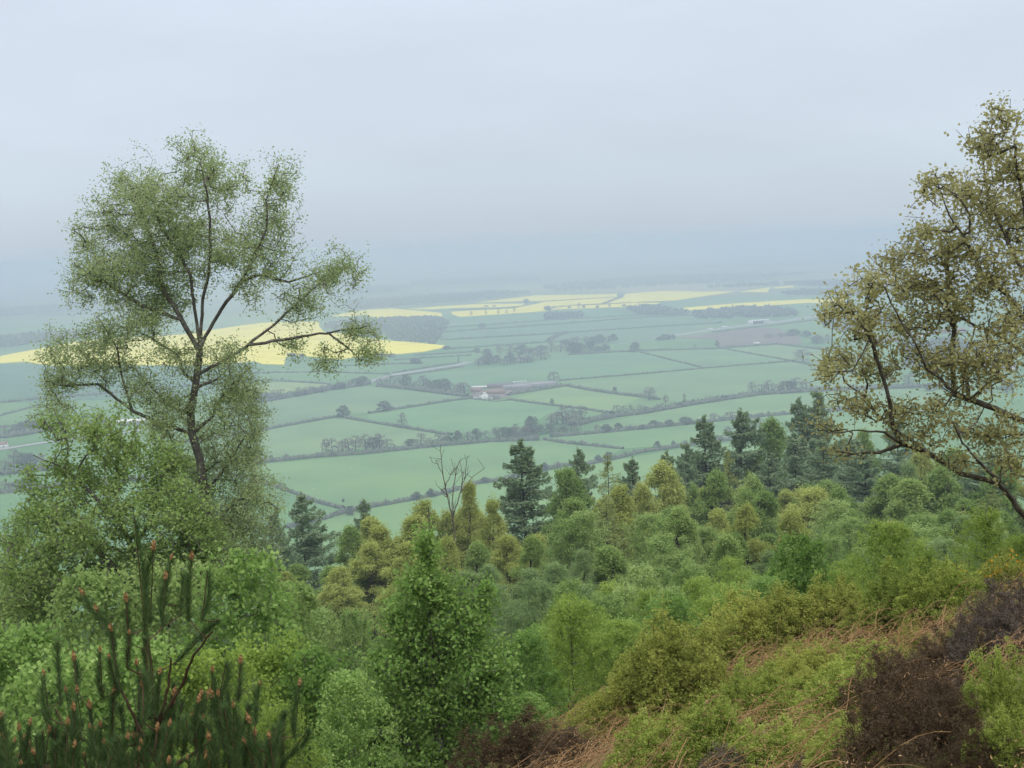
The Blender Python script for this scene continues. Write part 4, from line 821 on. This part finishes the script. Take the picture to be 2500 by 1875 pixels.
# ------------------------------------------------------------------ hedgerow trees
def ft(px, py, hpx, wpx, kind, label, group=None, name='hedgerow_tree', v=0):
    b = plain(px, py); k = b.length/F; b.z = PLAIN
    return plant(name if 'bush' not in kind else 'hedgerow_bush', kind, v, b, hpx*k*1.0, wpx*k, label, 'tree' if 'bush' not in kind else 'bush', group)
SINGLES = [
 (838,1020,31,42,'oak_far','round tree at the corner where two straight hedges meet'),(938,1004,26,44,'oak_far','wide dark tree on the hedge leading to the farmhouse'),(982,1044,38,32,'bare_far','pale bare tree standing in front of the wide dark tree'),
 (689,931,9,9,'oak_far','small dark tree on the hedge above the palest field'),(1014,888,16,38,'bush_far','dark wide bush left of the country lane end'),(1348,988,16,14,'oak_far','small tree on the hedge right of the farmhouse'),
 (1501,956,13,12,'bush_far','small round bush on the hedge below the long sheds'),(1352,932,26,40,'bare_far','pale bare tree behind the end of the long sheds'),(1550,860,26,28,'oak_far','lone round tree on the long hedge right of the hamlet'),
 (1177,802,15,26,'bush_far','dark bush on the far hedge below the yellow band'),(1751,848,17,14,'oak_far','small tree at the left corner of the ploughed field'),(1697,850,10,12,'bare_far','faint small tree left of the ploughed field'),
 (1995,838,18,38,'oak_far','round tree clump right of the ploughed field'),(1961,884,32,60,'bare_far','wide pale tree clump at the hedge junction left of the oak'),(1299,1062,48,44,'oak_far','tall dark-topped tree at the left of the central thicket'),
 (1585,977,32,46,'bare_far','pale bare tree where the farm hedge meets the thick hedge'),(1625,985,22,22,'bare_far','small bare tree on the thick hedge, left of a smaller one'),(1671,978,18,12,'bare_far','smallest bare tree on the thick hedge'),
 (887,1250,28,30,'oak_far','round bush tree in the nearest hedge just left of the small spruce tip'),(855,1258,24,26,'oak_far','tree at the foot of the short diagonal hedge'),(838,1226,10,8,'bush_far','lone little bush out in the near green field'),
 (1052,1214,22,26,'oak_far','round dark tree in the nearest hedge left of the dead tree'),(1017,1220,20,30,'oak_far','round tree in the nearest hedge, second left of the dead tree'),(1182,1180,16,24,'oak_far','bush tree in the nearest hedge left of the lone spruce'),
 (1330,1150,22,22,'oak_far','small tree in the nearest hedge right of the lone spruce'),(1361,1146,20,22,'bare_far','paler small tree in the nearest hedge right of the lone spruce'),(1460,1130,20,24,'oak_far','tree in the nearest hedge where the short hedge comes down'),
 (1487,1124,22,26,'oak_far','second tree in the nearest hedge where the short hedge comes down'),(1605,1096,20,20,'oak_far','small tree in the nearest hedge left of the slender spruce'),(1644,1093,18,13,'oak_far','upright little tree in the nearest hedge near the conifers'),
 (1672,1090,16,26,'bare_far','wide grey bush in the nearest hedge near the conifers'),(1754,1078,16,32,'bush_far','dark bush between the two windswept conifers'),(1780,1070,30,40,'bare_far','pale bare tree behind the dark bush between the conifers'),
 (1845,1052,34,50,'bare_far','pale bare tree behind the broad brownish conifer'),(69,1036,13,26,'bush_far','dark bush on the thin hedge at the left margin'),(1120,888,18,5,'oak_far','thin upright tree at the right end of the country lane'),
 (1515,729,12,20,'bare_far','pale tree between the two halves of the yellow band'),(1413,754,16,9,'bare_far','tallest bare tree in front of the yellow band'),(1337,758,13,20,'bush_far','dark wedge-shaped bush notched into the yellow fields'),
 (1285,741,13,16,'bush_far','dark bush between the upper and lower yellow fields'),(1090,853,10,24,'bush_far','dark bush at the pointed right tip of the largest rapeseed field'),(1165,862,14,20,'bush_far','dark bush at the left of the hamlet trees'),
]
for px, py, h_, w_, kd, lab in SINGLES: ft(px, py, h_, w_, kd, lab, 'trees in the hedgerows', v=int(px) % 2)
def ftrow(pts, n, hpx, wpx, kinds, label, group, jit=2.0):
    for i in range(n):
        t = (i+.5)/n*(len(pts)-1); k = min(int(t), len(pts)-2); f = t-k; px = pts[k][0]*(1-f)+pts[k+1][0]*f; py = pts[k][1]*(1-f)+pts[k+1][1]*f
        ft(px+random.uniform(-1, 1)*4, py+random.uniform(-1, 1)*jit, hpx*random.uniform(.65, 1.2), wpx*random.uniform(.75, 1.3), random.choice(kinds), label, group, v=random.randint(0, 1))
ftrow([(785,1110),(960,1096)], 9, 36, 38, ['bare_far', 'bare_far', 'oak_far'], 'grey tree in the row on the thick hedge above the largest near field', 'tree row on the long thick hedge')
ftrow([(990,1090),(1200,1072)], 9, 26, 32, ['bare_far', 'oak_far'], 'lower grey tree between the tree row and the central thicket', 'lower trees left of the central thicket')
ftrow([(1200,1070),(1310,1060)], 6, 30, 36, ['oak_far', 'bare_far'], 'dark tree at the left end of the central thicket', 'left part of the central thicket')
ftrow([(1340,1040),(1430,1030)], 7, 38, 42, ['bare_far'], 'purplish bare tree in the middle of the central thicket', 'bare trees of the central thicket', 4)
ftrow([(1260,1068),(1420,1052)], 9, 24, 34, ['oak_far', 'bare_far'], 'low tree along the foot of the central thicket', 'foot of the central thicket', 3)
ftrow([(1440,1058),(1600,1044),(1800,1022)], 11, 17, 34, ['bare_far', 'oak_far'], 'low scrub tree on the long hedge right of the central thicket', 'scrub on the long right hedge')
ftrow([(1500,1008),(1570,998)], 4, 18, 26, ['bare_far'], 'pale scrub tree at the left of the thickest hedge', 'scrub left on the thickest hedge')
ftrow([(1830,960),(1900,956),(1985,953)], 7, 28, 40, ['bare_far', 'oak_far'], 'grey tree in the group on the thickest hedge near the oak', 'tree group near the oak')
ftrow([(620,985),(760,962),(900,936)], 14, 22, 34, ['oak_far', 'bare_far'], 'tree in the row left of the country lane', 'tree row left of the country lane')
ftrow([(925,940),(1010,946),(1090,956),(1145,966)], 13, 28, 38, ['oak_far', 'bare_far'], 'tree in the row left of the white farmhouse', 'tree row left of the farmhouse', 3)
ftrow([(1160,892),(1250,888),(1340,878)], 12, 26, 32, ['oak_far', 'bare_far'], 'tree at the front of the hamlet beside the lane', 'front trees of the hamlet', 4)
ftrow([(1180,868),(1290,862),(1400,862),(1490,858)], 13, 26, 34, ['oak_far', 'bare_far'], 'tree in the middle of the hamlet', 'middle trees of the hamlet', 4)
ftrow([(1370,848),(1440,840),(1510,832)], 8, 20, 30, ['bare_far', 'oak_far'], 'grey tree at the back of the hamlet', 'back trees of the hamlet', 3)
ftrow([(1600,832),(1650,830)], 4, 13, 22, ['oak_far'], 'dark bush where the main road leaves the fields', 'bushes at the end of the main road')
ftrow([(1860,828),(1950,822),(2040,835)], 6, 16, 34, ['bare_far', 'oak_far'], 'tree beyond the ploughed field', 'trees beyond the ploughed field', 4)
ftrow([(1128,773),(1196,768),(1233,766),(1270,763)], 5, 12, 10, ['bare_far'], 'tiny bare tree along the lower edge of the yellow fields, left half', 'bare trees under the left yellow fields', .5)
ftrow([(1376,754),(1440,752),(1504,750),(1579,745)], 6, 10, 11, ['bare_far', 'bush_far'], 'tiny tree along the lower edge of the yellow band, right half', 'trees under the right yellow fields', .5)
ftrow([(1175,750),(1216,749)], 2, 7, 12, ['bush_far'], 'tiny round bush between two narrow yellow strips', 'bushes between the yellow strips', .2)
ftrow([(1790,752),(1815,751),(1850,748)], 3, 6, 8, ['bush_far'], 'tiny tree on the long straight yellow strip', 'bushes on the long yellow strip', .5)
ftrow([(0,1066),(110,1048)], 5, 22, 34, ['oak_far', 'bare_far'], 'tree on the thick hedge at the left margin', 'left margin trees by the lane')
ftrow([(0,1150),(110,1140)], 5, 38, 44, ['bare_far', 'oak_far'], 'grey tree in the upper group at the left margin', 'upper grey trees at the left margin', 4)
ftrow([(0,1200),(80,1192)], 4, 30, 40, ['bare_far', 'oak_far'], 'grey tree in the lower group at the left margin', 'lower grey trees at the left margin', 3)
ftrow([(700,868),(740,873)], 3, 12, 20, ['bush_far', 'oak_far'], 'dark tree notched into the largest rapeseed field', 'trees at the rapeseed notch', 1)
ftrow([(895,876),(960,872)], 4, 12, 22, ['bush_far', 'oak_far'], 'dark bush under the right part of the largest rapeseed field', 'bushes under the largest rapeseed field', 1)
ftrow([(2150,905),(2330,880),(2480,870)], 8, 26, 44, ['oak_far', 'bare_far'], 'tree among the village houses seen through the oak', 'village trees behind the oak', 6)
ftrow([(2150,945),(2480,960)], 7, 26, 44, ['oak_far', 'bare_far'], 'dim tree below the village seen through the oak', 'trees below the village', 6)

# far woods that read as one mass each
def woodland(poly, n, label, h=11):
    P = [plain(*p) for p in poly]; base = P[0].copy(); base.z = PLAIN; xs = [p.x for p in P]; ys = [p.y for p in P]; rng = np.random.default_rng(int(poly[0][0])+n)
    def inside(x, y):
        c = False; j = len(P)-1
        for i in range(len(P)):
            if (P[i].y > y) != (P[j].y > y) and x < (P[j].x-P[i].x)*(y-P[i].y)/(P[j].y-P[i].y)+P[i].x: c = not c
            j = i
        return c
    C = []; k = 0
    while len(C) < n and k < n*30:
        k += 1; x = rng.uniform(min(xs), max(xs)); y = rng.uniform(min(ys), max(ys))
        if inside(x, y): C.append((x-base.x, y-base.y))
    C = np.array(C); hh = h*rng.uniform(.6, 1.15, len(C)); Cc = np.repeat(np.column_stack([C, hh*.55]), 16, 0); r = np.repeat(hh*.5, 16)[:, None]
    u = rng.normal(0, 1, Cc.shape); u /= np.linalg.norm(u, axis=1)[:, None]; V, T = leaves(Cc+u*r*[1, 1, .95]*rng.uniform(.5, 1, (len(u), 1)), h*.5, rng=rng, asp=.9)
    o = link('woodland', mesh('woodland', V, T, M['leaf_far']), None, base); tag(o, label, 'woodland', 'far woods', 'stuff')
woodland([(925,783),(1060,778),(1095,790),(1068,832),(1060,842),(958,833),(935,812)], 700, 'blue-grey wood between two of the left rapeseed fields')
woodland([(790,800),(830,788),(925,786),(940,815),(900,824),(860,820)], 350, 'blue-grey wood behind the right twigs of the tall birch')
woodland([(1690,766),(1790,756),(1880,753),(1940,762),(1950,772),(1830,777),(1700,779)], 500, 'blue-grey wood behind the roadside station')
woodland([(1530,756),(1600,750),(1650,762),(1700,768),(1640,772),(1560,768)], 350, 'blue-grey wood below the right end of the yellow band')
woodland([(1330,772),(1420,768),(1425,776),(1335,782)], 160, 'small wood just under the middle of the yellow band')
woodland([(2000,790),(2150,770),(2200,790),(2050,812)], 260, 'wood by the main road behind the oak leaves')
woodland([(2180,850),(2330,838),(2420,862),(2250,880)], 300, 'wood in front of the village behind the oak leaves')
for k, pl in enumerate([[(840,742),(1200,716),(1300,716),(1150,734),(860,758)],[(1320,700),(1640,676),(1980,668),(1700,694),(1350,714)],[(1000,690),(1300,676),(1320,684),(1010,700)],[(1500,655),(2000,640),(1990,650),(1510,664)],[(1700,705),(2060,690),(2100,700),(1900,696)],[(0,850),(60,842),(160,826),(240,818),(100,822),(0,832)],[(0,760),(300,735),(310,745),(0,775)],[(850,700),(1000,705),(960,715),(840,722)],[(1900,720),(2100,708),(2300,700),(2100,722)]]):
    woodland(pl, 900, ['faint far wood right of the tall birch crown','faint far wood above the yellow band','faint thin wood near the horizon in the middle','faintest wood strip on the horizon toward the oak','faint wood above the far yellow wedge','faint wood at the left margin above the rapeseed','faint wood strip high at the left margin','faint far wood touching the birch twigs','faint far wood behind the oak foliage'][k], 14)

# ------------------------------------------------------------------ buildings, vehicles, animals
def placed(name, px, py, label, cat, rz=0.0, group=None):
    p = plain(px, py); return empty(name, (p.x, p.y, PLAIN), label, cat, group), p
def house(name, px, py, L_, W_, H_, rh, rz, wall, roof, label, cat='house', nwin=3, chim=True, group=None, gablewin=True):
    """ridge along local x; local -y faces the camera when rz = 0"""
    o, p = placed(name, px, py, label, cat, group=group); o.rotation_euler = (0, 0, rz)
    b = MB(); b.box(-L_/2, L_/2, -W_/2, W_/2, -.3, H_); b.gable(-L_/2, L_/2, -W_/2, W_/2, H_-.001, H_+rh); b.build('wall', wall, o)
    r = MB(); e = .35; t = .22; nx = W_/2+e; drop = rh*e/(W_/2)
    for s in (-1, 1):
        r.add([(-L_/2-e, s*nx, H_-drop+.05), (L_/2+e, s*nx, H_-drop+.05), (L_/2+e, 0, H_+rh+.05), (-L_/2-e, 0, H_+rh+.05),
               (-L_/2-e, s*nx, H_-drop+.05+t), (L_/2+e, s*nx, H_-drop+.05+t), (L_/2+e, 0, H_+rh+.05+t), (-L_/2-e, 0, H_+rh+.05+t)],
              [(0,1,2,3),(4,7,6,5),(0,4,5,1),(1,5,6,2),(2,6,7,3),(3,7,4,0)])
    ro = r.build('roof', roof, o)
    if chim: c = MB(); c.box(L_/2-1.4, L_/2-.5, -.5, .5, H_+rh-.6, H_+rh+1.3); c.build('chimney', M['brick'], ro)
    for i in range(nwin):
        x = -L_/2+L_*(i+.5)/nwin; w_ = MB(); w_.box(x-.55, x+.55, -W_/2-.06, -W_/2+.05, 1.0, 2.2); w_.build('window', M['glass'], o)
        if H_ > 4: w_ = MB(); w_.box(x-.5, x+.5, -W_/2-.06, -W_/2+.05, 3.4, 4.5); w_.build('window', M['glass'], o)
    if gablewin:
        w_ = MB(); w_.box(L_/2-.05, L_/2+.06, -.6, .6, H_*.55, H_*.55+1.2); w_.build('window', M['glass'], o)
    return o
TURN = R(-78)   # gable end toward the camera
house('farmhouse', 1181, 975, 14, 8.6, 6.4, 4.0, TURN, M['white'], M['tile'], 'white farmhouse with a steep gable facing the viewer', nwin=2)
house('farm_cottage', 1165, 974, 7.5, 5, 3.6, 1.2, R(6), M['white'], M['tile'], 'low white wing standing at the left of the gabled farmhouse', nwin=2, chim=False)
house('farm_barn', 1207, 962, 26, 8, 3.0, 2.6, R(8), M['brick'], M['tile'], 'long red-roofed barn right behind the farmhouse', 'barn', 0, False, gablewin=False)
house('farm_barn', 1163, 957, 14, 7, 2.8, 2.4, R(8), M['brick'], M['tile'], 'short red-roofed barn behind the low white wing', 'barn', 0, False, gablewin=False)
house('farm_shed', 1170, 950, 19, 5, 3.0, .8, R(5), M['shed'], M['white'], 'pale low-roofed shed behind the red barns', 'shed', 0, False, gablewin=False)
house('farm_shed', 1202, 974, 5, 4, 2.4, 1.2, R(15), M['white'], M['slate'], 'tiny white outhouse right of the farmhouse', 'shed', 0, False, gablewin=False)
house('farm_shed', 1212, 975, 6, 5, 3.2, 2.0, R(20), M['brick'], M['slate'], 'small dark shed at the right end of the farm garden', 'shed', 0, False, gablewin=False)
house('farm_shed', 1310, 945, 50, 14, 4.0, 2.6, R(12), M['shed'], M['shed'], 'longest pale grey farm shed at the right of the yard', 'shed', 0, False, gablewin=False)
house('farm_shed', 1262, 950, 36, 12, 3.8, 2.4, R(12), M['shed'], M['shed'], 'grey farm shed in the middle of the yard', 'shed', 0, False, gablewin=False)
house('farm_shed', 1222, 946, 34, 10, 3.6, 2.0, R(8), M['brick'], M['slate'], 'dark slate-roofed shed behind the red barn', 'shed', 0, False, gablewin=False)
TRN = ['leftmost','second from the left','middle','second from the right','rightmost']
for i in range(5):
    o, p = placed('calf_hutch', 1254+i*7, 935-i*.6, '%s of the five small white hutches behind the long grey sheds' % TRN[i], 'hutch', group='white hutches behind the sheds')
    b = MB(); b.box(-1.2, 1.2, -1, 1, 0, 1.4); b.gable(-1.2, 1.2, -1, 1, 1.399, 2.0); b.build('shell', M['white'], o); b = MB(); b.box(-.5, .5, -1.06, -1.0, 0, 1.2); b.build('doorway', M['glass'], o)
house('cottage', 1267, 883, 9, 6, 4.8, 2.4, R(5), M['white'], M['slate'], 'left one of the two white cottages at the front of the hamlet', nwin=2)
house('cottage', 1280, 882, 8, 6, 5.0, 2.6, R(-70), M['white'], M['slate'], 'right one of the two white cottages at the front of the hamlet', nwin=2)
house('cottage', 1199, 879, 14, 8, 3.2, 2.4, R(-15), M['white'], M['shed'], 'pale-roofed house among the trees at the left of the hamlet', nwin=2)
house('barn_building', 320, 1036, 30, 12, 4, 1.8, R(10), M['shed'], M['white'], 'large white-roofed barn half hidden behind the tall birch', 'barn', 0, False, gablewin=False)
house('white_cottage', 4, 1093, 12, 7, 3.6, 2.2, R(5), M['white'], M['tile'], 'white house by the valley lane at the left margin', nwin=2)
house('field_shelter', 634, 1130, 6, 3.5, 2.2, .7, R(5), M['white'], M['shed'], 'small white field shelter on the thick hedge beside the birch', 'shed', 0, False, gablewin=False)
VILLAGE = [(2150,838,'tile'),(2178,835,'tile'),(2215,826,'tile'),(2243,824,'tile'),(2275,818,'slate'),(2310,814,'tile'),(2344,812,'tile'),(2380,806,'slate'),(2436,806,'tile'),(2462,815,'tile'),(2490,806,'tile'),(2405,866,'slate'),(2430,872,'white'),(2455,880,'tile'),(2436,902,'white'),(2470,905,'tile'),(2400,898,'tile'),(2105,817,'white')]
for k, (px, py, rf) in enumerate(VILLAGE):
    house('village_house', px, py, random.uniform(12, 20), 9, 5, 3.2, R(random.choice([-70, 5, 15, -20])), M['white'] if k % 4 == 3 else M['brick'], M[rf], 'village house seen through the oak branches', nwin=3, group='village houses behind the oak')
# roadside station
o, p = placed('petrol_station', 1855, 791, 'white-roofed roadside station with a flat canopy beside the main road', 'petrol station'); o.rotation_euler = (0, 0, R(12))
b = MB(); b.box(-19, 19, -8, 8, 7.2, 8.6); b.build('canopy', M['white'], o)
for x in (-18, -6, 6, 18):
    b = MB(); b.box(x-.5, x+.5, -7, -6, 0, 7.2); b.build('pillar', M['white'], o)
    b = MB(); b.box(x-.5, x+.5, 6, 7, 0, 7.2); b.build('pillar', M['white'], o)
b = MB(); b.box(-12, 12, 9, 18, 0, 6.5); b.build('shop', M['slate'], o)
b = MB(); b.box(-10, 10, 8.9, 9.0, .6, 3.4); b.build('window', M['glass'], o)
b = MB(); b.box(-19.5, -18.6, -8, 16, 0, 7.2); b.build('side_wall', M['white'], o)
for x in (-9, 0, 9): b = MB(); b.box(x-.5, x+.5, -1, 1, 0, 2.0); b.build('pump', M['shed'], o)
poly_field('station_forecourt', [(1815,797),(1830,788),(1885,783),(1895,789)], M['lane'], .45, 'structure')
def lorry(px, py, L_, label, rz, group='white vehicles in the valley'):
    o, p = placed('lorry', px, py, label, 'lorry', group=group); o.rotation_euler = (0, 0, rz)
    b = MB(); b.box(-L_/2, L_/2-2.4, -1.25, 1.25, 1.0, 4.0); b.build('trailer', M['white'], o)
    b = MB(); b.box(L_/2-2.2, L_/2, -1.2, 1.2, .6, 3.1); b.build('cab', M['white'], o); b = MB(); b.box(L_/2, L_/2+.04, -1.1, 1.1, 1.8, 2.8); b.build('windscreen', M['glass'], o)
    for x in (-L_/2+1.2, -L_/2+2.6, L_/2-1.2):
        for s in (-1, 1):
            V, Q = tubes(np.array([[x, s*1.3, .5]]), np.array([[x, s*.95, .5]]), np.array([.5]), np.array([.5]), 12); n = 12
            link('wheel', mesh('wheel', V, [Q, np.array([list(range(n))]), np.array([list(range(n, 2*n))[::-1]])], M['tyre']), o)
lorry(1770, 801, 14, 'brighter white lorry on the main road left of the station', R(12)); lorry(1734, 806, 10, 'fainter lorry following on the main road, farther from the station', R(12)); lorry(1848, 841, 11, 'white lorry parked at the near edge of the ploughed field', R(4))
o, p = placed('marker_post', 1707, 1027, 'thin white post standing in the long hedge right of the thicket', 'post')
b = MB(); b.box(-.25, .25, -.25, .25, 0, 3.6); b.build('post', M['white'], o); b = MB(); b.box(-.35, .35, -.35, .35, 3.6, 3.8); b.build('cap', M['white'], o)
def sheep_mesh():
    r = np.random.default_rng(3); V = []; Q = []; nu, nv = 10, 7
    def ell(c, a, jit):
        b = len(V)
        for i in range(nv+1):
            ph = math.pi*i/nv
            for j in range(nu):
                th = 2*math.pi*j/nu; k = 1+r.normal(0, jit); V.append((c[0]+a[0]*math.cos(ph)*k, c[1]+a[1]*math.sin(ph)*math.cos(th)*k, c[2]+a[2]*math.sin(ph)*math.sin(th)*k))
        for i in range(nv):
            for j in range(nu): Q.append([b+i*nu+j, b+i*nu+(j+1) % nu, b+(i+1)*nu+(j+1) % nu, b+(i+1)*nu+j])
    ell((0, 0, .62), (.58, .27, .27), .05); ell((.62, 0, .55), (.2, .1, .11), 0)
    m = len(V); V1, Q1 = tubes(np.array([[.38, .14, .45], [.38, -.14, .45], [-.38, .14, .45], [-.38, -.14, .45]]), np.array([[.38, .14, 0], [.38, -.14, 0], [-.38, .14, 0], [-.38, -.14, 0.]]), np.full(4, .06), np.full(4, .04), 5)
    return mesh('sheep', np.vstack([np.array(V), V1]), [np.array(Q), Q1+m], M['wool'], True)
sm_ = sheep_mesh()
for k, (px, py) in enumerate([(723,1145),(765,1196),(857,1144),(927,1148),(874,1105+18),(1187,1159),(1340,1127),(1490,1105),(1010,1190),(1325,1078+9),(1382,1086)]):
    p = plain(px, py); o = link('sheep', sm_, None, (p.x, p.y, PLAIN+.25)); o.rotation_euler = (0, 0, random.uniform(0, 6.28)); tag(o, 'white sheep grazing in the largest near green field', 'sheep', 'sheep in the near field')

# ------------------------------------------------------------------ haze
def haze(density, color, anis):
    b = MB(); b.box(-62000, 62000, -62000, 62000, PLAIN-2, 14)
    m, t, N, L = nmat('haze_air'); o = N('ShaderNodeOutputMaterial'); v = N('ShaderNodeVolumePrincipled'); v.inputs['Color'].default_value = (*color, 1)
    v.inputs['Density'].default_value = density; v.inputs['Anisotropy'].default_value = anis; L(v.outputs[0], o.inputs['Volume'])
    h = b.build('haze', m); tag(h, kind='stuff'); h['label'] = 'pale haze over the plain'; h['category'] = 'haze'
haze(.00034, (.605, .70, .865), 0.0)
